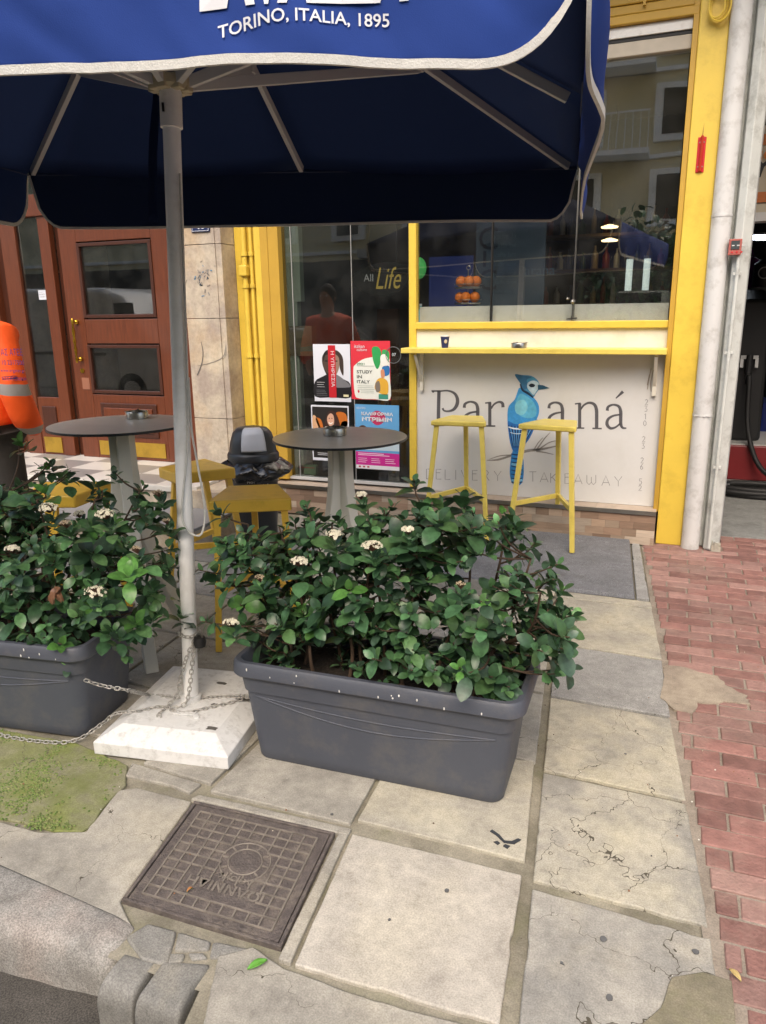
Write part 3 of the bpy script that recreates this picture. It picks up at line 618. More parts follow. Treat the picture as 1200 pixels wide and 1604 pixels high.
stroke(bd, [(526, 124), (536, 152), (562, 168), (586, 188)], [5, 10, 11, 6], c_('23344c'), 7)
poly(bd, [(608, 128), (632, 130), (664, 144), (634, 149), (608, 152)], c_('2d5872'), 7)
poly(bd, smooth_poly([(566, 130), (578, 122), (594, 128), (590, 138), (574, 139)]), c_('16242f'), 8)
bd.build('bird_print', BIRD, PN, fix=False)
# rust and streaks at the panel corners
rs = MB(); rs.map = PZ
for L in ([(45, 30), (58, 70), (62, 120), (52, 150)], [(30, 20), (50, 90), (50, 140)], [(1140, 50), (1128, 110), (1122, 150)], [(1150, 60), (1138, 120), (1140, 160)], [(1132, 80), (1122, 130)]): stroke(rs, L, [3, 5, 4, 2][:len(L)], c_('a3978c'), 0)
rs.build('rust_streak', PAINT, PN, fix=False)

# bar shelf on brackets
shelf = thing('bar_shelf', 'narrow yellow bar shelf fixed below the serving window', 'shelf', (-.9, 5.0, 1.22))
MB().box(-1.775, -.055, 4.93, YG-.022, 1.237, 1.272).build('board', YST, shelf, bevel=.004)
for X in (-1.68, -.115):
    MB().box(X-.012, X+.012, YG-.045, YG-.0225, .97, 1.236).bar((X, 4.96, 1.225), (X, YG-.03, 1.02), .018, .012).build('bracket', CREAM, shelf)
def ashtray(loc, label):
    t = thing('ashtray', label, 'ashtray', loc, 'round metal ashtrays'); b = MB()
    b.lathe([(.044, 0), (.05, .001), (.051, .03), (.049, .033), (.046, .031), (.045, .008), (.02, .006), (.001, .006)], loc, 32).build('bowl', STEEL, t, smooth=True)
    b = MB()
    for a in (0, 2.1, 4.2): b.bar((loc[0]+.04*math.cos(a), loc[1]+.04*math.sin(a), loc[2]+.034), (loc[0]+.054*math.cos(a), loc[1]+.054*math.sin(a), loc[2]+.034), .012, .006)
    b.build('rest', STEEL, t); return t
x, z = XZ(813, 545, 5.0); a_ = ashtray((x, 5.0, 1.272), 'small steel ashtray on the yellow bar shelf'); 
x, z = XZ(697, 545, 5.0)
cup = thing('paper_cup', 'dark blue paper coffee cup standing on the yellow bar shelf', 'cup', (x, 5.0, 1.272))
MB().lathe([(.022, 0), (.031, .076), (.029, .076), (.021, .004), (.001, .004)], (x, 5.0, 1.272), 28).build('cup_wall', mat('cup_blue', '26305f', .5), cup, smooth=True)
MB().lathe([(.0312, .074), (.033, .077), (.0315, .081), (.0295, .078)], (x, 5.0, 1.272), 28, cap=False).build('rim', WHT, cup, smooth=True)
MB().ball((x+.012, 5.0-.0265, 1.315), .011, 12, 8, (1, .18, 1.2)).build('badge', mat('cup_badge', 'cdbf9a', .5), cup, smooth=True)

# posters on the door glass (each a printed sheet)
def sheet(px0, py0, px1, py1, label, base, Y=None, skew=0):
    Y = Y or YG-.004; x0, z1 = XZ(px0, py0, Y); x1, _ = XZ(px1, py0, Y); _, z0 = XZ(px0, py1, Y)
    t = thing('poster', label, 'poster', ((x0+x1)/2, Y, (z0+z1)/2), 'posters taped to the glass door')
    MB().box(x0, x1, Y-.0008, Y+.0008, z0, z1).build('paper', base, t)
    mp = lambda u, v, k=0: Vector((lerp(x0, x1, u), Y-.0012-.0003*k, lerp(z1, z0, v)))
    return t, mp, x1-x0, z1-z0
PAPER = mat('paper', 'd2d5de', .5, var=.03)
def txt(t, mp, w, h, s, u, v, uw, vh=None, m=WTX, k=8, rot=False, off=0):
    if rot: return text(s, lambda a, b_: mp(u+b_/w, v+a/h, k), uw, t, m, height=vh, off=off)
    return text(s, lambda a, b_: mp(u+a/w, v-b_/h, k), uw*w, t, m, height=vh*h if vh else None, off=off)
def lines(b, u0, u1, v0, n, dv, col, k=6, wv=.006):
    for i in range(n):
        e = u1-random.uniform(0, .3)*(u1-u0); poly(b, [(u0, v0+i*dv), (e, v0+i*dv), (e, v0+i*dv+wv), (u0, v0+i*dv+wv)], col, k)
# 1: two half faces behind a red band
t, mp, w, h = sheet(490, 539, 548, 628, 'theatre poster with a split face behind a vertical red band, upper left on the door', PAPER)
b = MB(); b.map = mp
poly(b, smooth_poly([(.02, .66), (.25, .56), (.45, .5), (.6, .52), (.8, .6), (.985, .68), (.985, .92), (.5, .925), (.02, .92)], 3), c_('17171b'), 0)
poly(b, smooth_poly([(.52, .6), (.62, .52), (.95, .68), (.97, .74), (.52, .74)], 3), c_('6f7074'), 1)
poly(b, smooth_poly([(.26, .2), (.36, .12), (.5, .12), (.5, .58), (.38, .55), (.28, .42), (.24, .3)]), c_('4b3c34'), 2)
poly(b, smooth_poly([(.27, .2), (.36, .11), (.5, .1), (.5, .17), (.34, .19), (.28, .3)]), c_('1d1816'), 3)
poly(b, smooth_poly([(.5, .13), (.64, .12), (.72, .22), (.7, .4), (.62, .52), (.5, .58)]), c_('8d7767'), 2)
poly(b, smooth_poly([(.5, .12), (.66, .11), (.8, .22), (.82, .42), (.8, .54), (.72, .42), (.7, .24), (.6, .17), (.5, .17)]), c_('3a2e28'), 3)
for u, v in ((.36, .29), (.62, .29)): poly(b, [(u-.06, v), (u, v-.014), (u+.06, v), (u, v+.014)], c_('120e0c'), 4)
poly(b, [(.36, .45), (.5, .44), (.62, .45), (.5, .475)], c_('3d1f1a'), 4)
poly(b, smooth_poly([(.28, .42), (.38, .5), (.5, .52), (.5, .58), (.38, .56)], 3), c_('221a17'), 3)
poly(b, [(.41, .02), (.61, .02), (.61, .93), (.41, .93)], c_('b81c28'), 6)
lines(b, .08, .32, .66, 3, .04, c_('c9c9cc'), 7); lines(b, .06, .38, .8, 4, .03, c_('8f9094'), 7, .004); poly(b, [(.8, .87), (.94, .87), (.94, .91), (.8, .91)], c_('d9d2a8'), 7)
b.build('print', PAINT, t, fix=False)
txt(t, mp, w, h, 'Η ΥΠΗΡΕΣΙΑ', .485, .12, h*.62, w*.09, rot=True)
# 2: study in Italy
t, mp, w, h = sheet(549, 534, 611, 625, 'red and white study in Italy poster with green shapes, upper right on the door', mat('poster_red', 'cf2f3e', .5, var=.03))
b = MB(); b.map = mp
poly(b, smooth_poly([(.06, .5), (.12, .4), (.35, .3), (.7, .26), (.96, .24), (.985, .6), (.985, .985), (.6, .99), (.2, .985), (.08, .9)], 4), c_('dfe2da'), 0)
poly(b, smooth_poly([(.55, .12), (.7, .1), (.78, .2), (.74, .4), (.66, .47), (.57, .32)], 4), c_('2f9a52'), 2)
poly(b, smooth_poly([(.8, .16), (.97, .18), (.96, .34), (.84, .4)], 4), c_('3aa35a'), 1)
poly(b, smooth_poly([(.76, .26), (.86, .22), (.94, .3), (.92, .42), (.78, .4)], 4), c_('e8e6e0'), 3)
poly(b, smooth_poly([(.8, .44), (.97, .42), (.97, .56), (.82, .58)], 4), c_('2d6fae'), 3)
poly(b, smooth_poly([(.76, .5), (.84, .48), (.86, .6), (.78, .62)], 4), c_('c98a6a'), 4)
poly(b, smooth_poly([(.66, .66), (.8, .62), (.94, .7), (.92, .9), (.72, .88), (.6, .8)], 4), c_('d9a83c'), 4)
poly(b, smooth_poly([(.62, .72), (.72, .68), (.74, .84), (.64, .86)], 4), c_('7a7066'), 5)
poly(b, [(.7, .9), (.94, .9), (.94, .985), (.7, .985)], c_('3f8f7a'), 4)
lines(b, .16, .6, .42, 1, .02, c_('9aa49a'), 6); lines(b, .16, .62, .76, 3, .03, c_('9aa49a'), 6, .006); lines(b, .24, .62, .85, 2, .03, c_('9aa49a'), 6)
poly(b, smooth_poly([(.16, .85), (.19, .84), (.21, .86), (.185, .89)], 3), c_('c4323f'), 6)
b.build('print', PAINT, t, fix=False)
dk = mat('print_dark', '2e3a38', .5); gn = mat('print_green', '2d7a4c', .5)
for s_, v_, u_ in (('STUDY', .55, .4), ('IN', .635, .13), ('ITALY', .72, .33)): txt(t, mp, w, h, s_, .15, v_, u_, .055, dk, off=.015)
txt(t, mp, w, h, '2021', .15, .41, .2, .04, gn, off=.01); txt(t, mp, w, h, 'italian', .1, .12, .26, .06); txt(t, mp, w, h, 'culture', .16, .17, .26, .045)
# 3: woman's portrait
t, mp, w, h = sheet(487, 634, 546, 720, 'dark poster with a smiling long-haired woman, lower left on the door', PAPER)
b = MB(); b.map = mp
poly(b, [(.03, .03), (.97, .03), (.97, .95), (.03, .95)], c_('23201f'), 0)
poly(b, smooth_poly([(.68, .12), (.92, .14), (.96, .34), (.8, .42), (.68, .3)], 4), c_('c06a24'), 1); poly(b, smooth_poly([(.04, .2), (.14, .22), (.24, .42), (.2, .48), (.04, .46)], 4), c_('cfa27c'), 1)
poly(b, smooth_poly([(.8, .3), (.96, .28), (.96, .5), (.78, .46)], 4), c_('b9b7b4'), 1); poly(b, smooth_poly([(.12, .24), (.26, .26), (.32, .44), (.22, .44)], 4), c_('bf6b25'), 1)
poly(b, smooth_poly([(.4, .2), (.5, .1), (.64, .12), (.74, .26), (.78, .46), (.7, .56), (.4, .56), (.34, .42)], 4), c_('3c2620'), 2)
poly(b, smooth_poly([(.44, .2), (.52, .14), (.6, .18), (.61, .3), (.56, .38), (.48, .36), (.43, .28)], 4), c_('d2a58c'), 3)
stroke(b, [(.47, .305), (.52, .325), (.57, .3)], .02, c_('f2ece6'), 4, n=3); poly(b, [(.46, .23), (.5, .22), (.5, .24)], c_('2a1a16'), 4); poly(b, [(.54, .22), (.58, .225), (.55, .24)], c_('2a1a16'), 4)
poly(b, smooth_poly([(.34, .46), (.5, .44), (.74, .46), (.78, .56), (.3, .56)], 3), c_('2a2430'), 3); lines(b, .14, .5, .86, 2, .03, c_('c9c9cc'), 4, .01); b.build('print', PAINT, t, fix=False)
# 4: blue and magenta
t, mp, w, h = sheet(556, 633, 625, 733, 'sky blue and magenta poster with Greek title, lower right on the door', mat('poster_blue', '5f9fd0', .5, var=.06))
b = MB(); b.map = mp
poly(b, smooth_poly([(.34, .2), (.4, .12), (.52, .09), (.64, .13), (.7, .2), (.62, .28), (.5, .31), (.4, .27)], 4), c_('b8315c'), 1)
poly(b, [(.0, .44), (1, .43), (1, .7), (0, .7)], c_('b9cbd6'), 1)
poly(b, smooth_poly([(.08, .36), (.2, .32), (.3, .4), (.26, .56), (.1, .56)], 4), c_('4a3229'), 2); poly(b, smooth_poly([(.14, .4), (.24, .4), (.24, .54), (.14, .54)], 4), c_('c98f72'), 3)
poly(b, [(.0, .73), (1, .74), (1, .94), (0, .94)], c_('c22a8a'), 2); poly(b, [(0, .94), (1, .94), (1, 1), (0, 1)], c_('d9dade'), 2)
lines(b, .05, .9, .75, 2, .025, c_('e8c7dc'), 4, .012); lines(b, .05, .3, .83, 3, .03, c_('e8c7dc'), 4, .008); lines(b, .36, .6, .83, 3, .03, c_('e8c7dc'), 4, .008); lines(b, .68, .95, .83, 3, .03, c_('e8c7dc'), 4, .008)
for u in (.06, .16, .26): poly(b, [(u, .955), (u+.05, .955), (u+.05, .98), (u, .98)], c_('a83040'), 4)
b.build('print', PAINT, t, fix=False)
txt(t, mp, w, h, 'ΚΑΛΙΦΟΡΝΙΑ', .15, .165, .72, .055, off=.03); txt(t, mp, w, h, 'ΝΤΡΙΜΙΝ', .16, .255, .68, .065, off=.04); txt(t, mp, w, h, 'ΘΕΑΤΡΟ', .04, .07, .2, .03)

# ============================================================ SHOP INTERIOR
room = thing('shop_interior', 'dim cafe interior seen through the serving window and glass door', 'room', (-1.4, 6.6, .2))
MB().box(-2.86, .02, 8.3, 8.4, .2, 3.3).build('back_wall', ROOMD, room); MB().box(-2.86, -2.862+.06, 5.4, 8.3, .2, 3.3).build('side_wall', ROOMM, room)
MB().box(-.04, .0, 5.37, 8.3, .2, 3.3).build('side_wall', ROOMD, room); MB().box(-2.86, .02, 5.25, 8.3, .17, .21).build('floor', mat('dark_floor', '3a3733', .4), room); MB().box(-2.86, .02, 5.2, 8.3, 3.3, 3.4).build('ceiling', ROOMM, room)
ct = thing('counter', 'white counter top just inside the serving window', 'counter', (-.9, 5.5, .25)); MB().box(-1.7, -.07, 5.22, 5.8, 1.40, 1.435).build('worktop', WHT, ct, bevel=.004); MB().box(-1.68, -.09, 5.3, 5.75, .215, 1.399).build('cabinet', ROOMM, ct)
pw = thing('partition', 'pale green-grey wall panel inside the left edge of the glass door', 'wall panel', (-2.7, 5.3, .2)); GRN = mat('sage', '93a294', .6)
MB().box(-2.80, -2.665, 5.2, 5.26, 1.6, 3.2).build('upper_panel', GRN, pw); MB().box(-2.80, -2.70, 5.2, 5.26, .27, 1.598).build('lower_panel', GRN, pw)
MB().box(-2.80, -2.58, 5.19, 5.27, 1.2, 1.42).build('planter_shelf', mat('shelf_brown', '6d6650', .6), pw)
for py in (365, 437):
    x, z = XZ(457, py, 5.3); wl = thing('wall_lamp', 'white half-dome wall lamp inside the glass door, %s of the two' % ('upper' if py < 400 else 'lower'), 'wall lamp', (x, 5.3, z), 'dome wall lamps inside the door')
    MB().ball((x, 5.3, z), .052, 20, 12, (.55, .55, 1)).build('dome', mat('opal', 'cfcfca', .4), wl, smooth=True); MB().box(x-.05, x-.025, 5.27, 5.33, z-.05, z+.05).build('back_plate', ALU, wl)
x, z = XZ(452, 505, 5.22); sc = thing('succulent', 'small pale green succulent on the brown shelf inside the door', 'plant', (x, 5.23, 1.42)); b = MB()
for k in range(60):
    a = random.uniform(0, 6.28); e = random.uniform(.2, 1.4); d = Vector((math.cos(a)*math.cos(e), math.sin(a)*math.cos(e), math.sin(e))); o_ = Vector((x+random.uniform(-.05, .05), 5.225, 1.42)); b.bar(o_, o_+d*random.uniform(.025, .05), .008, .004, w2=.001, h2=.001)
b.build('leaves', mat('succ', '8b9470', .6, var=.4, scale=30), sc)
# leaf-shaped sign with gold lettering
x, z = XZ(598, 438, 5.6); lf = thing('leaf_sign', 'black leaf-shaped sign with gold lettering hanging inside the glass door', 'sign', (x, 5.6, z)); b = MB()
P = smooth_poly([(-.26, .02), (-.12, .1), (.05, .13), (.2, .1), (.235, .09), (.21, -.02), (.12, -.1), (-.02, -.125), (-.16, -.09)], 5); b.prism([(x+u, 5.6, z+v) for u, v in P], (0, .02, 0)); b.build('board', mat('black_sign', '0c1210', .4), lf)
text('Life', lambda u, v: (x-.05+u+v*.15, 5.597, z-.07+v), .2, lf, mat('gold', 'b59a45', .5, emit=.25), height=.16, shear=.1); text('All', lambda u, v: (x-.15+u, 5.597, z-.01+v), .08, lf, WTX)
b = MB().bar((x-.1, 5.61, z+.1), (x-.1, 5.61, 3.3), .006).bar((x+.12, 5.61, z+.1), (x+.12, 5.61, 3.3), .006); b.build('hanger', DARKM, lf)
for px_, py_, l_ in ((606, 372, 0), (600, 395, 1)):
    pass
# blue wall menu, letters
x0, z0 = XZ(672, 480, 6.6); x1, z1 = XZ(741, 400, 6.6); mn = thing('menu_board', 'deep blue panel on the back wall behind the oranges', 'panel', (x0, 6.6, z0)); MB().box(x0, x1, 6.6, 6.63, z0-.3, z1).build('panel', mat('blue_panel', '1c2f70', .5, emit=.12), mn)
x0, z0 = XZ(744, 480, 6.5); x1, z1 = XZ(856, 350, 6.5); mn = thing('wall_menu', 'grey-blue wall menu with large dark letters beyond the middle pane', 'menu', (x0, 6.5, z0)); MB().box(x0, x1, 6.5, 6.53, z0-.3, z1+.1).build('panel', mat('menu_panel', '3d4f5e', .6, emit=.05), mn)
for s_, px_, py_, w_ in (('C', 750, 392, .16), ('i', 756, 418, .03), ('C', 750, 455, .15)):
    X, Z = XZ(px_, py_, 6.49); text(s_, lambda u, v: (X+u, 6.493, Z+v), w_, mn, mat('menu_letter', '16243a', .6))
X, Z = XZ(812, 432, 6.49); text('Parana', lambda u, v: (X+u, 6.493, Z+v), .3, mn, mat('menu_faint', '5d7382', .6))
for k in range(7): X, Z = XZ(775, 375+k*14, 6.49); text('caffe latte  2.00'[:8+k], lambda u, v: (X+u, 6.493, Z+v), .18, mn, MATS['menu_faint'])
# oranges on a three-tier stand
x, z = XZ(733, 480, 5.5); zb = 1.435
st = thing('fruit_stand', 'three-tier wire fruit stand full of oranges on the counter', 'fruit stand', (x, 5.5, zb))
MB().tube([(x, 5.5, zb), (x, 5.5, zb+.37)], .004, 8).tube([(x+.014*math.cos(a), 5.5, zb+.38+.014*math.sin(a)) for a in np.linspace(0, 6.28, 14)], .003, 6).build('post', STEEL, st, smooth=True)
tiers = [zb+.02, zb+.125, zb+.235]
k_ = 0
for ti, tz in enumerate(tiers):
    MB().lathe([(.09, 0), (.098, .012), (.096, .012), (.088, .002)], (x, 5.5, tz), 32).tube([(x+.1*math.cos(a), 5.5+.1*math.sin(a), tz+.03) for a in np.linspace(0, 6.28, 32)], .002, 6).build('tray', STEEL, st, smooth=True)
    nm_ = ('bottom', 'middle', 'top')[ti]
    for a in range(5):
        ang = a*2*math.pi/5+.5+ti*.4; r = .038
        c = (x+.058*math.cos(ang), 5.5+.058*math.sin(ang), tz+.012+r)
        o = thing('orange', 'orange fruit on the %s tier of the wire stand' % nm_, 'orange', c, 'oranges on the %s tier of the stand' % nm_)
        MB().ball(c, r, 20, 12).build('peel', mat('orange_peel', 'e87a17', .45, var=.08, bump=.25, bscale=240), o, smooth='all')
        MB().lathe([(.004, 0), (.003, .003), (.0005, .003)], (c[0], c[1], c[2]+r-.001), 6).build('stalk', mat('stalk', '5a5a2a', .7), o)
for k, (px_, lab) in enumerate(((686, 'leftmost glass tumbler on the counter beside the oranges'), (695, 'middle glass tumbler on the counter beside the oranges'), (703, 'glass tumbler nearest the oranges on the counter'))):
    X, Z = XZ(px_, 480, 5.4); g = thing('tumbler', lab, 'glass', (X, 5.4, zb), 'glass tumblers on the counter')
    MB().lathe([(.022, 0), (.03, .085), (.028, .085), (.02, .006), (.001, .006)], (X, 5.4, zb), 20).build('glass_wall', mat('tumbler_glass', 'b9bcc0', .1, metal=.5), g, smooth=True); MB().lathe([(.019, .008), (.022, .03), (.001, .03)], (X, 5.4, zb), 16).build('ice', WTX, g)
# lamps and coffee machine
for px_, py_, l_ in ((955, 357, 'upper'), (955, 378, 'lower')):
    X, Z = XZ(px_, py_, 7.6 if l_ == 'upper' else 7.9); Y_ = 7.6 if l_ == 'upper' else 7.9
    pdn = thing('pendant_lamp', 'small lit disc lamp hanging inside the right pane, the %s one' % l_, 'pendant lamp', (X, Y_, Z), 'lit pendant lamps inside')
    MB().lathe([(.0, 0), (.075, 0), (.078, .012), (.02, .03)], (X, Y_, Z), 24).build('shade', mat('lamp_lit', 'ffdca0', .5, emit=2.2), pdn); MB().bar((X, Y_, Z+.03), (X, Y_, 3.3), .004).build('cord', BLKR, pdn)
X, Z = XZ(1003, 470, 5.75); cm = thing('coffee_machine', 'dark coffee machine with two upright lit tubes behind the right pane', 'coffee machine', (X, 5.75, zb))
MB().box(X-.16, X+.2, 5.66, 5.9, zb, zb+.2).build('body', mat('machine_body', '1f1f20', .3, metal=.5), cm, bevel=.015)
for dx in (-.085, .03):
    MB().tube([(X+dx, 5.7, zb+.2), (X+dx, 5.7, zb+.41)], .023, 14).build('tube', mat('tube_lit', 'b9c4bf', .4, emit=.55), cm, smooth=True); MB().tube([(X+dx, 5.7, zb+.41), (X+dx, 5.7, zb+.43)], .025, 14).build('cap', STEEL, cm)
MB().box(X-.04, X-.01, 5.66, 5.7, zb+.02, zb+.06).build('tap', STEEL, cm); MB().box(X-.055, X+.0, 5.69, 5.72, zb+.2, zb+.4).build('column', DARKM, cm)
X, Z = XZ(1046, 460, 6.0)
for k, (dx, zz, lab) in enumerate(((0, 0, 'tall stack of white cups on the coffee counter, taller one'), (.1, .0, 'short stack of white cups behind the coffee machine'))):
    cs = thing('cup_stack', lab, 'cups', (X+dx, 5.62+k*.25, zb)); b = MB()
    for q in range(6-2*k): b.lathe([(.03, 0), (.036, .035), (.03, .034)], (X+dx, 5.62+k*.25, zb+q*.03), 18)
    b.build('cup', mat('cup_grey', '85857f', .5), cs)
for r_ in range(3):
    z_ = 1.55+r_*.33; ws = thing('back_shelf', 'dark shelf with bottles on the back wall, %s of three' % ('lowest', 'middle', 'top')[r_], 'shelf', (-.7, 8.1, z_), 'shelves on the cafe back wall')
    MB().box(-1.6, -.1, 8.02, 8.29, z_, z_+.03).build('board', mat('shelf_wood', rgb(110, 90, 68), .6), ws)
    for q in range(13):
        X = -1.52+q*.11+random.uniform(-.02, .02); h_ = random.uniform(.16, .26); r0_ = random.uniform(.025, .038)
        MB().lathe([(r0_, 0), (r0_, h_*.6), (r0_*.35, h_*.8), (r0_*.35, h_)], (X, 8.14, z_+.03), 12).build('bottle', mat('bottle_tone_%d' % (q % 5), [rgb(60, 92, 60), rgb(170, 150, 110), rgb(140, 60, 40), rgb(190, 190, 184), rgb(50, 60, 90)][q % 5], .3), ws, smooth=True)
# green lamp and cyan bottle at the left of the window
X, Z = XZ(656, 420, 5.45); gl_ = thing('green_lamp', 'round green patterned lamp shade at the left edge of the serving window', 'lamp', (X, 5.45, Z)); MB().ball((X, 5.45, Z), .07, 20, 12, (.8, .8, 1.1)).build('shade', mat('green_lit', '3f9a4c', .5, var=.5, scale=30, emit=.35), gl_, smooth=True); MB().bar((X, 5.45, Z+.07), (X, 5.45, 3.3), .004).build('cord', BLKR, gl_)
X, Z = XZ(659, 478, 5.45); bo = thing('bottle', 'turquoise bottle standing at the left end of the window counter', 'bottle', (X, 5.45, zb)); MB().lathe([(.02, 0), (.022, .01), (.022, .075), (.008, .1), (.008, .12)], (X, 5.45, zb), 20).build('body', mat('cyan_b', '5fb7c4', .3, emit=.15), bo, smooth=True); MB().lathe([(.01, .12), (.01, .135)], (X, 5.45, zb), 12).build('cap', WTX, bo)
# things on the door sill inside
def inside_box(nm, px0, py0, px1, py1, Y, d, m, label, cat, extra=None):
    x0, z1 = XZ(px0, py0, Y); x1, z0 = XZ(px1, py1, Y); z0 = .27 if z0 < .4 else z0
    t = thing(nm, label, cat, ((x0+x1)/2, Y, z0)); MB().box(x0, x1, Y, Y+d, z0, z1).build('body', m, t, bevel=.003)
    MB().box(x0+.01, x1-.01, Y-.001, Y, lerp(z0, z1, .72), lerp(z0, z1, .8)).build('stripe', WTX if not extra else extra, t); return t
inside_box('seed_box', 466, 728, 495, 751, 5.2, .05, mat('box_green', '7fa37c', .6), 'pale green printed box on the sill inside the door', 'box', RED)
inside_box('card_box', 464, 751, 491, 757, 5.175, .02, WHT, 'low white box in front of the green box inside the door', 'box')
X, Z = XZ(444, 700, 5.22); my = thing('mint_canister', 'mint green cylinder standing inside the left edge of the glass door', 'canister', (X, 5.24, .27)); MB().lathe([(.06, 0), (.06, .36), (.05, .4), (.01, .4)], (X, 5.32, .27), 24).build('body', mat('mint', '8fb3a3', .5), my, smooth=True); MB().lathe([(.062, .28), (.062, .3)], (X, 5.32, .27), 24).build('lid', GRN, my)
X, Z = XZ(464, 700, 5.3); gh = thing('white_cone', 'pale rounded cone figure with dark eye spots beside the mint canister', 'ornament', (X, 5.42, .27)); MB().lathe([(.075, 0), (.07, .2), (.05, .32), (.02, .37), (.001, .38)], (X, 5.42, .27), 24).build('body', mat('ghost', 'a9aa9c', .6), gh, smooth=True); MB().ball((X-.02, 5.372, .56), .012).ball((X+.02, 5.372, .56), .012).build('eye', BLKR, gh)
X, Z = XZ(617, 750, 5.17); en = thing('paper_box', 'folded kraft paper box on the sill inside the right of the door', 'box', (X, 5.19, .27)); MB().box(X-.045, X+.045, 5.18, 5.24, .27, .37).build('box_body', mat('kraft', '8d867b', .7), en); b = MB().prism([(X-.045, 5.179, .37), (X+.045, 5.179, .37), (X, 5.179, .31)], (0, -.003, 0)); b.build('flap', mat('kraft2', 'a39c90', .7), en)
X, Z = XZ(590, 560, 7); ch = thing('wooden_cabinet', 'brown wooden cabinet at the back of the dim cafe', 'cabinet', (X, 7.2, .2)); MB().box(X-.3, X+.2, 7.1, 7.5, .21, 1.55).build('body', mat('brown_cab', '5a3a26', .5), ch, bevel=.01); MB().box(X-.28, X-.06, 7.085, 7.1, .3, 1.45).build('door', mat('brown_cab2', '6d4a33', .5), ch); MB().box(X-.04, X+.18, 7.085, 7.1, .3, 1.45).build('door', MATS['brown_cab2'], ch)

# ============================================================ ENTRANCE ON THE LEFT
MARB = stone('marble', 'c2b7a3', 'a3968a', bump=.05, seed=20, warm='b9a283', rough=.4, speck=.15)
MARW = mat('white_marble', 'cfccc4', .35, var=.06, scale=5); MARG = mat('grey_marble', '6f6c6a', .35, var=.15, scale=6)
ent = thing('apartment_entrance', 'varnished wooden double entrance with glass panes and brass kick plates', 'door', (-4.6, 5.2, .3))
D = 5.2
def wbox(nm, x0, x1, z0, z1, y0, y1, m=WOOD, bev=.005, par=None): return MB().box(x0, x1, y0, y1, z0, z1).build(nm, m, par or ent, bevel=bev)
wbox('frame_post', -5.78, -5.62, .3, 3.2, D-.06, D+.05); wbox('frame_post', -5.62, -5.53, .3, 3.2, D+.0, D+.06, WOODD); wbox('frame_post', -5.53, -5.36, .3, 3.2, D-.03, D+.03)
wbox('frame_post', -5.10, -4.985, .3, 3.2, D-.03, D+.03); wbox('frame_post', -4.985, -4.90, .3, 3.2, D+.035, D+.1, WOODD); wbox('frame_post', -3.80, -3.56, .3, 3.2, D-.04, D+.06)
wbox('lower_panel', -5.36, -5.10, .3, .82, D-.02, D+.02); wbox('raised_panel', -5.31, -5.15, .5, .74, D-.034, D-.021, WOODD, .008)
MB().box(-5.36, -5.10, D-.005, D+.005, .82, 3.1).build('side_glass', GLD, ent)
MB().box(-5.33, -5.13, D-.028, D-.021, .32, .46).build('kick_plate', BRPL, ent)
MB().box(-5.33, -5.14, D+.3, D+.31, 1.35, 1.9).build('notice_board', mat('board_dk', '2a2c2c', .4), ent)
nt_ = MB().box(-5.20, -5.11, D-.0085, D-.006, 1.66, 1.74); nt_.build('notice', PAPER, ent)
for k, s_ in enumerate(('ΠΡΟΣΟΧΗ', 'ΚΛΕΙΝΕΤΕ', 'ΤΗΝ ΠΟΡΤΑ')): text(s_, lambda u, v: (-5.19+u, D-.0092, 1.72-k*.02+v), .06 if k else .035, ent, INK)
# door leaf with stiles, rails and two panes
wbox('door_stile', -4.90, -4.72, .3, 2.32, D-.02, D+.03); wbox('door_stile', -3.97, -3.80, .3, 2.32, D-.02, D+.03)
for z0, z1 in ((.3, .86), (1.29, 1.49), (2.11, 2.33)): wbox('door_rail', -4.72, -3.97, z0, z1, D-.0195, D+.0295)
wbox('raised_panel', -4.64, -4.05, .5, .79, D-.034, D-.02, WOODD, .01); wbox('raised_panel', -4.6, -4.09, .54, .75, D-.045, D-.0341, WOOD, .008)
for z0, z1 in ((.87, 1.28), (1.50, 2.10)):
    b = MB()
    for a in ((-4.72, -4.69, z0, z1), (-4.0, -3.97, z0, z1)): b.box(a[0], a[1], D-.028, D+.0, a[2], a[3])
    for a in ((-4.69, -4.0, z0, z0+.028), (-4.69, -4.0, z1-.028, z1)): b.box(a[0], a[1], D-.028, D+.0, a[2], a[3])
    b.build('glazing_bead', WOODD, ent, bevel=.004)
    MB().box(-4.69, -4.0, D-.004, D+.004, z0+.028, z1-.028).build('door_pane', GLD, ent)
MB().box(-4.70, -4.0, D-.027, D-.0205, .33, .455).build('kick_plate', BRPL, ent)
wbox('transom', -5.36, -3.80, 2.33, 2.5, D-.05, D+.04); MB().box(-5.36, -3.80, D, D+.01, 2.5, 3.2).build('transom_glass', GLD, ent)
b = MB().lathe([(.006, 0), (.013, .02), (.008, .06), (.015, .11), (.009, .15), (.016, .18), (.009, .21), (.015, .26), (.008, .31), (.013, .35), (.006, .37)], (-4.80, D-.075, 1.13), 16)
b.bar((-4.80, D-.075, 1.47), (-4.80, D-.02, 1.47), .014).bar((-4.80, D-.075, 1.16), (-4.80, D-.02, 1.16), .014).ball((-4.80, D-.03, 1.47), .022).ball((-4.80, D-.03, 1.16), .022)
b.build('door_handle', BRASS, ent, smooth=True); MB().tube([(-4.80, D-.03, 1.06), (-4.80, D-.02, 1.06)], .02, 16).build('keyhole', BRASS, ent); MB().box(-4.82, -4.74, D-.0225, D-.0205, .9, 1.0).build('sticker', mat('old_sticker', '8a5a44', .6), ent)
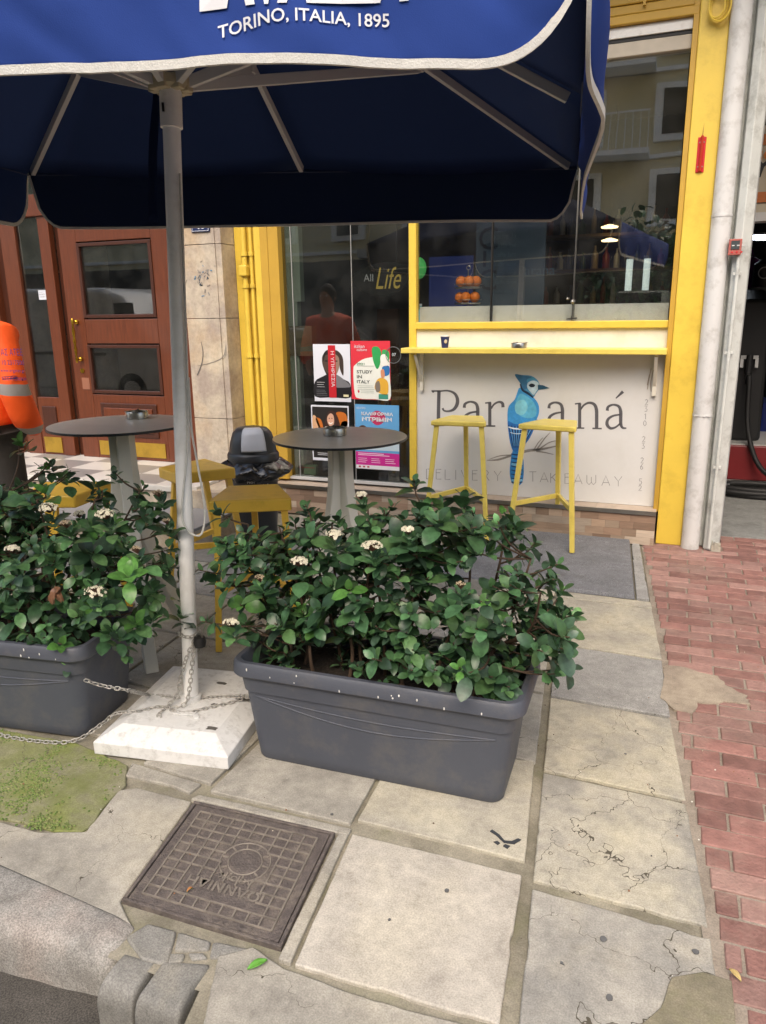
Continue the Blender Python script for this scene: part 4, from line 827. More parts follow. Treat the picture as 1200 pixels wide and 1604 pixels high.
MB().box(-5.8, -3.5, 6.8, 6.9, .3, 3.3).build('lobby_wall', ROOMD, ent); MB().box(-5.8, -3.5, 5.3, 6.8, .28, .298).build('lobby_floor', MARG, ent); MB().box(-5.8, -3.5, 5.255, 6.8, 3.21, 3.3).build('lobby_ceiling', ROOMM, ent); MB().box(-5.9, -5.79, 5.3, 6.8, .2, 3.3).build('lobby_wall', MARB, ent); MB().box(-3.5, -3.4, 5.31, 6.8, .2, 3.3).build('lobby_wall', MARB, ent)
wbox('head_frame', -5.78, -3.56, 3.2, 3.62, D-.05, D+.05)
# marble pilaster in blocks, blue number plate
pil = thing('marble_pilaster', 'stained marble-clad pilaster with pen scribbles between wooden door and yellow pipes', 'pilaster', (-3.38, 5.1, .3))
zz = [.0, .72, 1.485, 2.02, 2.9, 3.4]
for a, b_ in zip(zz, zz[1:]): MB().box(-3.55, -3.255, 4.99+random.uniform(0, .003), 5.3, a+.002, b_-.002).build('marble_block', MARB, pil, bevel=.003); MB().box(-3.2545, -3.205, 5.0, 5.3, a+.002, b_-.002).build('marble_block', MARB, pil, bevel=.002)
npx = thing('number_plate', 'small dark blue house number plate reading 40 on the marble pilaster', 'number plate', (-3.36, 4.985, 2.09))
NB = mat('plate_blue', '1d2a55', .3); MB().box(-3.44, -3.28, 4.977, 4.987, 2.105, 2.22).build('plate', NB, npx, bevel=.004)
b = MB()
for a in ((-3.432, -3.288, 2.112, 2.115), (-3.432, -3.288, 2.21, 2.213), (-3.432, -3.429, 2.115, 2.21), (-3.291, -3.288, 2.115, 2.21)): b.box(a[0], a[1], 4.9755, 4.9765, a[2], a[3])
b.build('border', WTX, npx); text('40', lambda u, v: (-3.405+u, 4.9755, 2.125+v), .09, npx, WTX, height=.07, off=.03)
b = MB(); b.map = lambda px, py, k=0: Vector((*XZ(px, py, 4.9885)[:1], 4.9885, XZ(px, py, 4.9885)[1]))
stroke(b, [(315, 535), (318, 552), (316, 570), (309, 588)], [.8, 1.4, 1.6, 2.0], c_('625d59')); stroke(b, [(310, 573), (335, 567), (350, 558), (354, 540)], [.6, 1, 1.3, .8], c_('7a756f'))
for _ in range(34):
    u, v = 318+random.gauss(0, 7), 430+random.gauss(0, 14); stroke(b, [(u, v), (u+random.uniform(-5, 5), v+random.uniform(-4, 6))], random.uniform(.6, 1.8), c_(random.choice(['6d6a66', '3f4a58', '4f86a8', '8a8782'])), cv=False)
b.build('pen_scribble', PAINT, pil, fix=False)
# steps with chequered marble
stp = thing('entrance_steps', 'two marble steps with a grey and white chequered top before the wooden door', 'steps', (-4.6, 4.5, 0))
MB().box(-7.5, -2.865, 4.40, 5.35, 0, .278).build('upper_riser', MARB, stp); ck = MB(); x = -7.5; r_ = 0
w_ = .36; n_ = int((7.5-3.25)/w_)+1
for i in range(n_):
    for j in range(3):
        x0 = -7.5+i*w_; y0 = 4.43+j*.29
        ck.hexa([(x0, y0, .278), (x0+w_-.002, y0, .278), (x0+w_-.002, y0+.288, .278), (x0, y0+.288, .278), (x0, y0, .3), (x0+w_-.002, y0, .3), (x0+w_-.002, y0+.288, .3), (x0, y0+.288, .3)], (.62, .60, .56) if (i+j) % 2 else (.27, .26, .255))
ck.build('chequer_tread', mat('chequer', 'ffffff', .3, var=.08, attr=True), stp)
MB().box(-7.5, -3.25, 4.38, 4.429, .262, .302).build('white_nosing', MARW, stp, bevel=.004)
MB().box(-7.5, -2.865, 3.93, 4.399, 0, .13).build('lower_riser', MARB, stp); MB().box(-7.5, -2.865, 3.91, 4.3995, .1305, .152).build('grey_tread', mat('grey_tread', '8b8a8a', .5, var=.12, dirt='5f5d5a', dirt_amt=.5), stp, bevel=.003)
nb = thing('neighbour_wall', 'beige stone wall at the far left beyond the wooden entrance', 'wall', (-7, 5.2, 0)); MB().box(-14, -5.785, 5.05, 5.5, .0, 3.5).build('stone_cladding', MARB, nb)
# upper storeys, plus an unseen balcony slab added to dim the light
up = thing('upper_building', 'cream upper storeys above the cafe front', 'building', (0, 5.2, 3.4)); CRW = mat('cream_wall', 'b9ad92', .8, var=.08, dirt='7d7462', dirt_amt=.4)
MB().box(-14, 14, 5.06, 9, 3.6, 15).build('wall', CRW, up); MB().box(-14, 14, 4.3, 5.055, 3.75, 3.95).build('balcony', CRW, up)

# ============================================================ RIGHT: PIPE, PILLAR, GARAGE
dp = thing('drain_pipe', 'thick grimy white drain pipe beside the yellow column', 'pipe', (.172, 5.02, 0))
b = MB().tube([(.182, 5.04, .0), (.182, 5.04, 3.6)], .056, 26); b.build('pipe', GREYW, dp, smooth=True)
for z in (.86, 2.02): MB().tube([(.182, 5.04, z), (.182, 5.04, z+.012)], .0585, 26).build('joint_ring', GREYW, dp, smooth=True); 
b = MB().bar((.13, 4.99, .865), (.23, 4.985, .865), .006, .004).ball((.19, 4.978, .863), .006); b.build('clamp', GREYW, dp)
pr = thing('white_pillar', 'peeling white painted pillar at the edge of the garage opening', 'pillar', (.3, 5.2, 0))
b = MB(); b.prism([(.129, 5.1, 0), (.255, 5.1, 0), (.262, 5.03, 0), (.30, 5.0, 0), (.355, 5.05, 0), (.375, 5.27, 0), (.375, 5.45, 0), (.129, 5.45, 0)], (0, 0, 3.6)); b.build('shaft', PIL, pr, bevel=.006)
b = MB(); random.seed(8)
for k in range(9): x = .31+k*.006; b.hexa([(x-.006, 4.99, 0), (x+.006, 4.992, 0), (x+.006, 5.04, 0), (x-.006, 5.04, 0), (x-.004, 4.996, random.uniform(.02, .07)), (x+.004, 4.998, random.uniform(.02, .08)), (x+.004, 5.03, .05), (x-.004, 5.03, .05)])
b.build('crumbled_foot', mat('plaster', 'a59f92', .9, bump=.8, bscale=60), pr)
cd = thing('conduit', 'thin white conduit running up the pillar to the red box', 'conduit', (.285, 5.0, 0)); b = MB().tube([(.292, 4.99, .02), (.292, 4.985, 1.84)], .011, 10); b.build('tube', PIL, cd, smooth=True)
b = MB()
for z in (.55, 1.25, 1.7): b.box(.27, .315, 4.983, 5.0, z-.008, z+.008)
b.build('clip', PIL, cd)
x0, z0 = XZ(1140, 400, 4.97); x1, z1 = XZ(1163, 374, 4.97)
mb_ = thing('meter_box', 'small red electric box with a dark window on the white pillar', 'box', ((x0+x1)/2, 4.97, (z0+z1)/2)); RBX = mat('faded_red', 'a5554c', .5, var=.15, dirt='8f8378', dirt_amt=.5, dscale=20)
MB().box(x0, x1, 4.955, 5.0, z0, z1).build('case', RBX, mb_, bevel=.003); MB().box(x0+.012, x1-.012, 4.951, 4.9545, lerp(z0, z1, .35), z1-.01).build('window', mat('dull_window', '43484a', .3), mb_)
b = MB()
for k in range(3): b.box(x0+.016+k*.026, x0+.03+k*.026, 4.9495, 4.9505, lerp(z0, z1, .55), lerp(z0, z1, .62))
b.build('digits', ALU, mb_)
for k in range(3): MB().tube([(x0+.02+k*.025, 4.952, lerp(z0, z1, .17)), (x0+.02+k*.025, 4.9545, lerp(z0, z1, .17))], .005, 10).build('button', RED, mb_)
# red hook plate on the column
x0, z0 = XZ(1089, 271, YC); x1, z1 = XZ(1107, 214, YC)
hk = thing('red_bracket', 'bright red metal bracket screwed to the yellow column', 'bracket', ((x0+x1)/2, YC, z0))
MB().box(x0, x1, YC-.006, YC-.0005, z0, z1).build('plate', RED, hk, bevel=.003); xm = (x0+x1)/2
MB().prism([(xm-.012, YC-.007, z0+.002), (xm, YC-.03, z0+.012), (xm+.012, YC-.007, z0+.002)], (0, 0, z1-z0-.004)).build('fin', RED, hk)
MB().bar((xm, YC-.012, z1), (xm+.003, YC-.012, z1+.07), .006, w2=.001, h2=.001).build('spike', mat('tan', '9a7430', .5), hk)
b = MB()
for u in (x0+.012, x1-.012):
    for z in (z0+.03, z1-.03): b.ball((u, YC-.008, z), .005)
b.build('screw', STEEL, hk)
wl_ = thing('cable_loops', 'loops of painted cable hanging from the top of the yellow column', 'cable', (.09, YC, 3.2)); b = MB(); cx, cz = XZ(1125, 22, YC)
for k, (r, dx) in enumerate(((.06, 0), (.07, .01), (.055, -.01), (.075, .005))): b.tube([(cx+dx+r*.75*math.sin(a), YC-.02-.012*k, cz+.05+r*1.1*math.cos(a)-.02) for a in np.linspace(.3, 6.0, 22)], .005, 6)
b.build('loop', YEL, wl_, smooth=True)
b = MB().box(cx-.05, cx+.05, YC-.04, YC-.001, cz+.09, cz+.13); b.build('junction', YEL, wl_, bevel=.005)
# garage
gar = thing('garage_interior', 'dark garage interior open to the brick pavement at the right', 'garage', (2, 7, 0))
GF = stone('garage_floor', '8f908d', '7d7e7c', bump=.3, seed=30, rough=.7); MB().box(.2, 4.5, 5.38, 13, -.3, .004).build('floor', GF, gar)
MB().box(4.4, 4.5, 5.4, 13, 0, 3.6).build('side_wall', ROOMM, gar); MB().box(.05, .17, 5.46, 13, 0, 3.6).build('side_wall', ROOMD, gar); MB().box(.05, 4.5, 12.9, 13, 0, 3.6).build('back_wall', ROOMD, gar); MB().box(.0, 4.6, 5.4, 13, 3.45, 3.59).build('ceiling', ROOMD, gar)
MB().box(2.9, 4.6, 5.05, 5.39, 0, 3.6).build('street_wall', CRW, gar)
x0, z1 = XZ(1160, 200, 6.2); _, z0 = XZ(1160, 335, 6.2)
sg = thing('orange_fascia', 'cream and orange sign board with black letters hanging inside the garage', 'sign', (x0, 6.2, z0)); ORG = mat('fascia_orange', 'b5652a', .5, var=.08); CRM = mat('fascia_cream', 'b3a892', .5)
MB().box(.42, 3.4, 6.2, 6.3, z0, z1).build('board', CRM, sg); MB().box(.42, 3.4, 6.185, 6.199, lerp(z0, z1, .78), lerp(z0, z1, .9)).build('orange_band', ORG, sg); MB().box(.42, 3.4, 6.185, 6.199, lerp(z0, z1, .12), lerp(z0, z1, .24)).build('orange_band', ORG, sg); MB().box(.42, 3.4, 6.15, 6.3, z0-.06, z0-.002).build('lower_rail', ALU, sg)
X, Z = XZ(1176, 279, 6.19); text('YS', lambda u, v: (X+u, 6.19, Z+v), .24, sg, mat('sign_black', '1b1b1c', .5), height=.13, off=.02, shear=.2)
X, Z = XZ(1180, 253, 6.19); text('SO', lambda u, v: (X+u, 6.19, Z+v), .16, sg, mat('sign_orange', 'c8752c', .5), height=.07, off=.02)
MB().box(.42, 3.4, 6.2, 6.28, z1+.01, 3.4).build('upper_fascia', mat('fascia_grey', '5c5a57', .7), sg)
# vacuum pump, hose, red plinth
x0, zt = XZ(1158, 452, 7.6); x1, _ = XZ(1196, 452, 7.6)
pm = thing('vacuum_machine', 'tall black service machine with a hose nozzle standing on a red plinth', 'machine', (.95, 7.7, .3)); xa = XZ(1140, 690, 7.5)[0]; xb = XZ(1190, 690, 7.5)[0]
b = MB(); b.hexa([(xa-.25, 7.5, .33), (xb, 7.5, .33), (xb, 8.0, .33), (xa-.25, 8.0, .33), (xa-.2, 7.5, zt-.1), (xb-.02, 7.5, zt-.1), (xb-.05, 7.95, zt), (xa-.2, 7.95, zt)]); b.build('cabinet', mat('machine_black', '1e1f20', .45, var=.1), pm, bevel=.03)
rx = thing('red_plinth', 'low red plinth on the concrete floor under the black machine', 'plinth', (1.3, 7.6, 0)); MB().box(.3, 2.6, 7.3, 8.3, .0045, .32).build('kerb_block', mat('plinth_red', rgb(120, 32, 36), .45, var=.08), rx, bevel=.012); MB().box(.3, 2.6, 7.32, 8.28, .3205, .33).build('top_plate', ALU, rx)
X, Z = XZ(1172, 565, 7.45); MB().bar((X-.05, 7.46, Z+.02), (X-.05, 7.44, Z-.06), .025).bar((X+.07, 7.46, Z+.02), (X+.07, 7.44, Z-.06), .025).bar((X-.06, 7.46, Z+.03), (X+.08, 7.46, Z+.03), .03).build('holster', ALU, pm)
MB().tube([(X+.01, 7.44, Z+.05), (X+.01, 7.42, Z-.12)], .028, 12).build('nozzle', BLKR, pm, smooth=True); MB().tube([(X+.01, 7.42, Z-.12), (X+.01, 7.42, Z-.2)], .02, 12).build('collar', STEEL, pm)
def cr(pts, n=8):
    out = []
    for i in range(len(pts)-1):
        p0, p1, p2, p3 = (Vector(pts[max(0, min(len(pts)-1, j))]) for j in (i-1, i, i+1, i+2))
        for q in range(n): t = q/n; out.append(.5*((2*p1)+(-p0+p2)*t+(2*p0-5*p1+4*p2-p3)*t*t+(-p0+3*p1-3*p2+p3)*t**3))
    return out+[Vector(pts[-1])]
hs = thing('coiled_hose', 'black rubber hose hanging from the nozzle and coiled on the concrete floor', 'hose', (1.0, 6.9, 0))
g0 = GP(1190, 757, .03); g1 = GP(1150, 765, .03); ctr = Vector((.72, 6.75, .03)); pts = [(X+.01, 7.41, Z-.2), (X+.02, 7.38, .9), (X+.05, 7.3, .45), (X+.2, 7.15, .12), (1.15, 6.95, .03), (1.1, 6.7, .03)]
for k in range(26): a = .3-k*.62; r = .3+.02*math.sin(k); pts.append((.72+1.25*r*math.cos(a), 6.75+r*.7*math.sin(a), .03+.012*(k//10)*2))
MB().tube(cr(pts, 6), .022, 10).build('hose', BLKR, hs, smooth=True); MB().tube([Vector(pts[-1]), Vector(pts[-1])+Vector((.1, .02, .01))], .028, 10).build('cuff', BLK, hs)
X, Z = XZ(1196, 640, 7.9); bb = thing('blue_drum', 'dark blue plastic drum behind the black machine', 'drum', (X+.1, 8.4, .33)); MB().lathe([(.25, 0), (.29, .1), (.3, .45), (.27, .6), (.1, .63)], (X+.12, 8.45, 0), 24).build('body', mat('drum_blue', '1b2a6e', .4), bb, smooth=True); MB().tube([(X+.12, 8.45, .62), (X+.12, 8.45, .68)], .06, 14).build('cap', BLKR, bb)
X, Z = XZ(1172, 425, 8.6); pk = thing('purple_bag', 'bright purple bag hanging at the back of the garage', 'bag', (X, 8.6, Z)); b = MB().ball((X, 8.6, Z-.04), .16, 16, 10, (1, .4, 1.15)); b.build('bag_body', mat('purple', '7a1f7c', .5, var=.3, scale=12), pk, smooth=True); MB().tube([(X-.05, 8.6, Z+.1), (X, 8.6, Z+.24), (X+.05, 8.6, Z+.1)], .01, 6).build('handle', MATS['purple'], pk)
X, Z = XZ(1192, 428, 8.2); oc = thing('oil_canister', 'dark round canister with a pale ring beside the purple bag', 'canister', (X, 8.2, Z-.1)); MB().lathe([(.09, 0), (.09, .2), (.04, .24)], (X+.02, 8.2, Z-.12), 20).build('body', BLK, oc, smooth=True); MB().tube([(X+.02+.05*math.cos(a), 8.1, Z+.05*math.sin(a)) for a in np.linspace(0, 6.28, 18)], .006, 6).build('ring', ALU, oc)
b = MB(); sf = thing('wall_shelf', 'steel shelf holding things at the back of the garage', 'shelf', (1.4, 8.5, 0)); b.box(.6, 2.6, 8.05, 8.8, Z-.16, Z-.13); b.build('board', ROOMM, sf); MB().bar((1.62, 8.0, .33), (1.5, 8.0, Z-.16), .04).build('post', ALU, sf)
for k, (px_, py_, Y_) in enumerate(((1176, 372, 9.0), (1205, 372, 9.5))):
    X, Z = XZ(px_, py_, Y_); tl = thing('strip_light', 'lit white strip light under the garage ceiling, %s one' % ('left' if k == 0 else 'right'), 'strip light', (X, Y_, Z), 'garage strip lights'); MB().box(X-.12, X+.14, Y_, Y_+.06, Z-.02, Z+.02).build('tube', mat('strip_lit', 'e8f2ff', .5, emit=6), tl); MB().box(X-.13, X+.15, Y_-.01, Y_+.07, Z+.021, Z+.04).build('housing', ALU, tl); MB().bar((X, Y_+.03, Z+.04), (X, Y_+.03, 3.45), .01).build('hanger', ALU, tl)

# ============================================================ UMBRELLA
ZR, ZH = 2.17, 1.93
PB = Vector((-1.626, 2.117, 0)); HB = Vector((-1.57, 2.216, 2.2)); AX = (HB-PB).normalized(); PT = PB+AX*2.78
FR, BR_, BL_, FL_ = Vector((-.19, 1.50, ZR)), Vector((-.52, 3.99, ZR)), Vector((-2.97, 3.0, ZR)), Vector((-2.5, .56, ZR))
um = thing('patio_umbrella', 'large square navy blue cafe umbrella with white trim on a white pole', 'umbrella', tuple(PB))
AP = PT+Vector((0, 0, .02)); cs_ = [FR, BR_, BL_, FL_]; tips = []
for i in range(4): tips += [cs_[i], (cs_[i]+cs_[(i+1) % 4])/2]
b = MB()
for i in range(8):
    A, B = tips[i], tips[(i+1) % 8]
    b.grid(lambda u, v: AP.lerp(A.lerp(B, u), v)+Vector((0, 0, .012-.035*math.sin(math.pi*u)*v)), 8, 12)
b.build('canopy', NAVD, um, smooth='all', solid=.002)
def ray_plane(px, py, A, B):
    d = ray(px, py); n = (B-A).cross(Vector((0, 0, 1))); t = (A-CC).dot(n)/d.dot(n); p = CC+d*t; return ((p-A).dot((B-A).normalized()))/(B-A).length, p.z
def valance(A, B, hem, lat, name, nu=90, nv=14, m=NAVY, tw_=.014):
    """hanging flap: rim line A-B, hem height hem(t), sideways wave lat(t, v)"""
    T = (B-A).normalized(); Nn = T.cross(Vector((0, 0, 1)))
    mid = (A+B)/2-AP; 
    if Nn.dot(Vector((mid.x, mid.y, 0))) < 0: Nn = -Nn
    def P(t, v, off=0): z = lerp(ZR+.012, hem(t), v); p = A.lerp(B, t)+Nn*(lat(t, v)+off); return Vector((p.x, p.y, z))
    g = MB(); g.grid(lambda u, v: P(u, v), nu, nv); o = g.build(name, m, um, smooth='all', solid=.002)
    tr = MB(); pts = [P(i/nu, 1) for i in range(nu+1)]; w = .013
    vs = []
    for i, p in enumerate(pts):
        d = (pts[min(i+1, nu)]-pts[max(i-1, 0)]).normalized(); w = tw_; up_ = Vector((0, 0, 1))-d*d.z
        if up_.length < .25: up_ = (A.lerp(B, .5)-p); up_.z = 0
        up_ = (up_-d*up_.dot(d)).normalized()
        for s, f in ((-1, 1), (1, 1), (1, -1), (-1, -1)): vs.append(p+up_*s*w/1.0*.55+Nn*f*.004)
    fs = [(4*i+k, 4*i+(k+1) % 4, 4*i+4+(k+1) % 4, 4*i+4+k) for i in range(len(pts)-1) for k in range(4)]
    tr.add(vs, fs); tr.build('trim', TRIM, o, smooth=True)
    return P, o
def corner(t, L, r, zh=ZH):
    e = min(t, 1-t)*L
    if e >= r: return zh
    q = 1-e/r; return zh+(ZR-zh)*(1-math.sqrt(max(0, 1-q*q)))*.98
LF = (FR-FL_).length
PF, vf = valance(FL_, FR, lambda t: corner(t, LF, .2)+.004*math.sin(t*9+1)-.010*t, lambda t, v: (.02*math.sin(t*17+.6)+.008*math.sin(t*43))*v+.012*noise.noise(Vector((t*16-v*1.6, v*1.2, 3)))+.004*noise.noise(Vector((t*50-v*4, v*3, 9))), 'front_flap', nu=160, nv=20)
LB = (BR_-BL_).length
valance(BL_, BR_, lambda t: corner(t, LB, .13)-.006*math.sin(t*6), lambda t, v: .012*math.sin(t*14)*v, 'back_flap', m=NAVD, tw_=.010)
hemR = [(FR.x+.0, FR.y)]+[]
def hemx(y):   # hem of the right-hand flap meanders in plan
    K = [(1.50, -.001), (1.6, .005), (1.7, .018), (1.8, .033), (1.9, .046), (2.0, .05), (2.15, .047), (2.4, .036), (2.7, .024), (3.0, .021), (3.6, .023), (3.99, .035)]
    for (a, x), (b_, w) in zip(K, K[1:]):
        if y <= b_: t = (y-a)/(b_-a); return lerp(x, w, t)
    return .05
valance(FR, BR_, lambda t: corner(t, 2.5, .16)-.02*max(0, (t-.9)*10)*0, lambda t, v: (hemx(lerp(FR.y, BR_.y, t)))*v**1.3+.035*math.sin(math.pi*v)*(.6+.4*math.sin(t*22)), 'right_flap', nu=120, tw_=.018)
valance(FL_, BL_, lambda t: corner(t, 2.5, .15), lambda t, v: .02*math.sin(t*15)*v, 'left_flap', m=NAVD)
for _a, _b in ((FR, BR_), (BR_, BL_), (BL_, FL_)): MB().tube([_a+Vector((0, 0, -.004)), _b+Vector((0, 0, -.004))], .0028, 6).build('seam', mat('navy_seam', rgb(70, 78, 104), .8), um)
# writing on the front flap
def onF(px, py): return ray_plane(px, py, FL_, FR)
u0, z0 = onF(345, 57); u1, _ = onF(610, 48)
def MF(t, z, off=.004): v = (ZR+.012-z)/(ZR+.012-ZH); return PF(t, max(0, min(1, v)), off)
hgt = onF(478, 24)[1]-onF(478, 48)[1]
text('TORINO, ITALIA, 1895', lambda a, c: MF(u0+a/LF, z0+.012*max(0, 1-a/.09)*-1+c+.001+(.012*min(1, a/.12))), (u1-u0)*LF, vf, WTX, height=hgt, off=.012)
a0, za = onF(315, 21); a1, _ = onF(640, 21)
text('LAVAZZA', lambda a, c: MF(a0+a/LF, za+c+a*.05), (a1-a0)*LF, vf, WTX, height=.12, off=.045, shear=.08)
# pole, hub, ribs, struts
MB().tube([PB+AX*.075, PB+AX*2.16], .028, 28).build('pole', mat('pole_white', rgb(240, 240, 238), .4, var=.03, dirt='a5a198', dirt_amt=.3, dscale=8), um, smooth=True)
MB().tube([PB+AX*2.09, PB+AX*2.22], .035, 28).build('runner', WHT, um, smooth=True); MB().tube([PB+AX*2.2, PT], .02, 16).build('mast', ALU, um, smooth=True)
b = MB().lathe([(.05, 0), (.062, .01), (.062, .035), (.045, .045)], PB+AX*2.2, 24); b.build('hub', mat('hub_old', 'b3a98c', .5, var=.12), um, smooth=True); MB().lathe([(.03, -.06), (.06, -.05), (.06, 0)], PT, 20).build('crown', WHT, um, smooth=True)
HUB = PB+AX*2.22
for i, tp_ in enumerate(tips):
    d = (tp_-AP); a = AP+d*.03-Vector((0, 0, .03)); e = AP+d*.965-Vector((0, 0, .02)); rb = MB().bar(a, e, .02, .032).build('rib', ALU, um, bevel=.002)
    j = AP+d*.5-Vector((0, 0, .05)); hd = Vector((d.x, d.y, 0)).normalized()
    sb = MB().bar(HUB+hd*.05+Vector((0, 0, .0)), j, .022, .034).build('strut', ALU, um, bevel=.002)
    MB().box(j.x-.018, j.x+.018, j.y-.018, j.y+.018, j.z-.012, j.z+.04).build('joint', ALU, sb, bevel=.003)
    MB().box(HUB.x+hd.x*.05-.016, HUB.x+hd.x*.05+.016, HUB.y+hd.y*.05-.016, HUB.y+hd.y*.05+.016, HUB.z-.025, HUB.z+.02).build('socket', MATS['hub_old'], um, bevel=.003)
st_ = [(AP+(BL_-AP)*.0+Vector((-.16, .22, -.32))), ]
sx, sy, sz = GP(238, 342, 1.93); sx2, sy2, _ = GP(240, 342, 1.93)
b = MB(); top = Vector((-1.74, 2.42, 2.50)); bot = FP(240, 348, 2.4); b.grid(lambda u, v: top.lerp(bot, v)+Vector((.036*(u-.5)+.004*math.sin(v*9), .012*math.sin(v*6), 0)), 3, 20); b.build('tie_strap', NAVD, um, smooth='all', solid=.003)
MB().tube([PB+AX*2.13+Vector((0, -.04, 0)), PB+AX*2.155+Vector((0, -.042, 0))], .004, 6).build('pin', DARKM, um)
# white cord hanging down the pole
cp = [PB+AX*1.95+Vector((.034, -.012, 0)), PB+AX*1.5+Vector((.036, -.01, 0)), PB+AX*1.1+Vector((.034, -.014, 0)), PB+AX*.85+Vector((.014, -.036, 0)), PB+AX*.78+Vector((.03, -.04, 0)), PB+AX*.75+Vector((.06, -.03, 0)), PB+AX*.76+Vector((.085, -.02, 0)), PB+AX*.84+Vector((.085, 0, 0)), PB+AX*1.0+Vector((.06, .0, 0)), PB+AX*1.12+Vector((.04, .0, 0)), PB+AX*1.3+Vector((.034, .0, 0))]
MB().tube(cr(cp, 6), .0038, 8).build('cord', TRIM, um, smooth=True)
# heavy base
bs = thing('umbrella_base', 'heavy square white base slab with sloped edges under the umbrella pole, scuffed and dirty', 'umbrella base', (PB.x, PB.y, 0))
f0 = GP(148, 1181); f1 = GP(358, 1206); ux = (f1-f0).normalized(); uy = Vector((-ux.y, ux.x, 0)); Lw = (f1-f0).length; Ld = .60
Q = lambda a, c, z: f0+ux*a+uy*c+Vector((0, 0, z))
BSM = mat('base_white', 'dcdcda', .5, var=.07, scale=30, bump=.08, bscale=80, dirt='8f8c84', dirt_amt=.55, dscale=28)
i_ = .075; lv = [(0, 0), (0, .048), (i_, .088)]
vs = []
for k, z in lv: vs += [Q(k, k, z), Q(Lw-k, k, z), Q(Lw-k, Ld-k, z), Q(k, Ld-k, z)]
fs = [(3, 2, 1, 0), (8, 9, 10, 11)]+[(4*r+k, 4*r+(k+1) % 4, 4*r+4+(k+1) % 4, 4*r+4+k) for r in range(2) for k in range(4)]
MB().add(vs, fs).build('block', BSM, bs, bevel=.003)
b = MB().tube([PB+AX*.085, PB+AX*.11], .04, 24); b.build('socket', BSM, bs, smooth=True)
hp = Q(Lw*.45, .17, .092); b = MB().bar(hp, hp+ux*.085+Vector((0, 0, .003)), .02, .006).bar(hp+ux*.085, hp+ux*.10-uy*.02, .018, .008); b.build('lug', BSM, bs, bevel=.002)
DMP = mat('stain_dark', '57544f', .8)
def blot(cx_, cy_, r, seed):
    random.seed(seed); P = smooth_poly([(cx_+r*random.uniform(.5, 1.1)*math.cos(a)*1.7, cy_+r*random.uniform(.4, 1)*math.sin(a)) for a in np.linspace(0, 5.6, 8)], 3)
    b = MB(); b.prism([Q(x, y, .0885) for x, y in P], (0, 0, .0006)); b.build('dirt_blot', DMP, bs)
blot(Lw-.10, .10, .018, 1); blot(Lw-.08, .32, .02, 2); blot(Lw-.16, .26, .012, 3); blot(Lw-.2, .42, .016, 4)
# chains
def chain(name, label, path, parent=None, wire=.0022, L=.021, W_=.013):
    pts = [Vector(p) for p in path]; ds = [0]
    for a, c in zip(pts, pts[1:]): ds.append(ds[-1]+(c-a).length)
    tot = ds[-1]; step = L*.80; n_ = int(tot/step); b = MB()
    def at(s):
        for i in range(len(ds)-1):
            if s <= ds[i+1]: return pts[i].lerp(pts[i+1], (s-ds[i])/max(1e-6, ds[i+1]-ds[i]))
        return pts[-1]
    for k in range(n_):
        a, c = at(k*step), at((k+1)*step); mid = (a+c)/2; d = (c-a).normalized(); s1 = d.cross(Vector((0, 0, 1)))
        if s1.length < .1: s1 = d.cross(Vector((1, 0, 0)))
        s1.normalize(); s2 = d.cross(s1); ang = (.5 if k % 2 else .5+math.pi/2)+random.uniform(-.25, .25); s = s1*math.cos(ang)+s2*math.sin(ang)
        loop = [mid+d*(L/2-W_/2)*(1 if math.cos(q) > 0 else -1)+d*math.cos(q)*W_/2+s*math.sin(q)*W_/2 for q in np.linspace(.01, 2*math.pi+.01, 12, endpoint=False)]
        b.tube(loop, wire, 5, closed=True)
    t = thing(name, label, 'chain', pts[0]); b.build('links', CHAIN, t, smooth='all'); 
    ri = MB(); e = pts[-1]; ri.tube([e+Vector((.009*math.cos(q), .0, .009*math.sin(q))) for q in np.linspace(0, 6.28, 12, endpoint=False)], wire*1.2, 5, closed=True); ri.build('end_ring', CHAIN, t, smooth='all'); return t
random.seed(4)
rimf = lambda px, py, Y: FP(px, py, Y)
c0 = FP(133, 1065, 1.79); zt_ = .093
chain('chain', 'thin steel chain from the left planter straight across the umbrella base to the right planter', cr([c0, FP(160, 1074, 1.83), FP(200, 1081, 1.86), GP(232, 1088, zt_), GP(262, 1091, zt_), GP(300, 1095, zt_), GP(345, 1091, zt_), GP(378, 1091, zt_+.004)], 5))
chain('chain', 'slack steel chain lying on the ground and over the front of the umbrella base', cr([GP(-60, 1136, .008), GP(0, 1151, .006), GP(50, 1160, .006), GP(95, 1163, .006), GP(120, 1159, .008), GP(140, 1148, .02), GP(165, 1130, .055), GP(182, 1117, zt_), GP(215, 1114, zt_), GP(255, 1107, zt_), GP(285, 1117, zt_), GP(330, 1108, zt_), GP(360, 1101, zt_), GP(386, 1091, zt_+.01)], 5))
ring = []
zc = .36
for q in range(15): a = 2*math.pi*q/14; ring.append(PB+AX*zc+Vector((.037*math.cos(a), .037*math.sin(a), .004*math.sin(a*2))))
chain('chain', 'steel chain wrapped round the umbrella pole and hanging down to the base', cr(ring, 2)+cr([ring[0], PB+AX*.27+Vector((.034, -.03, 0)), PB+AX*.18+Vector((.03, -.045, 0)), PB+AX*.11+Vector((.02, -.055, 0)), PB+Vector((.0, -.07, zt_)), PB+Vector((-.03, -.09, zt_))], 4))
chain('chain', 'short chain slanting down across the front of the umbrella pole', cr([ring[1], PB+AX*.29+Vector((.02, -.042, 0)), PB+AX*.2+Vector((-.01, -.046, 0)), PB+AX*.12+Vector((-.03, -.05, 0)), PB+Vector((-.045, -.11, zt_)), PB+Vector((-.03, -.15, zt_))], 4))
pd = thing('padlock', 'black padlock hanging on the chain round the umbrella pole', 'padlock', tuple(ring[0])); k0 = ring[0]+Vector((.022, -.02, -.02))
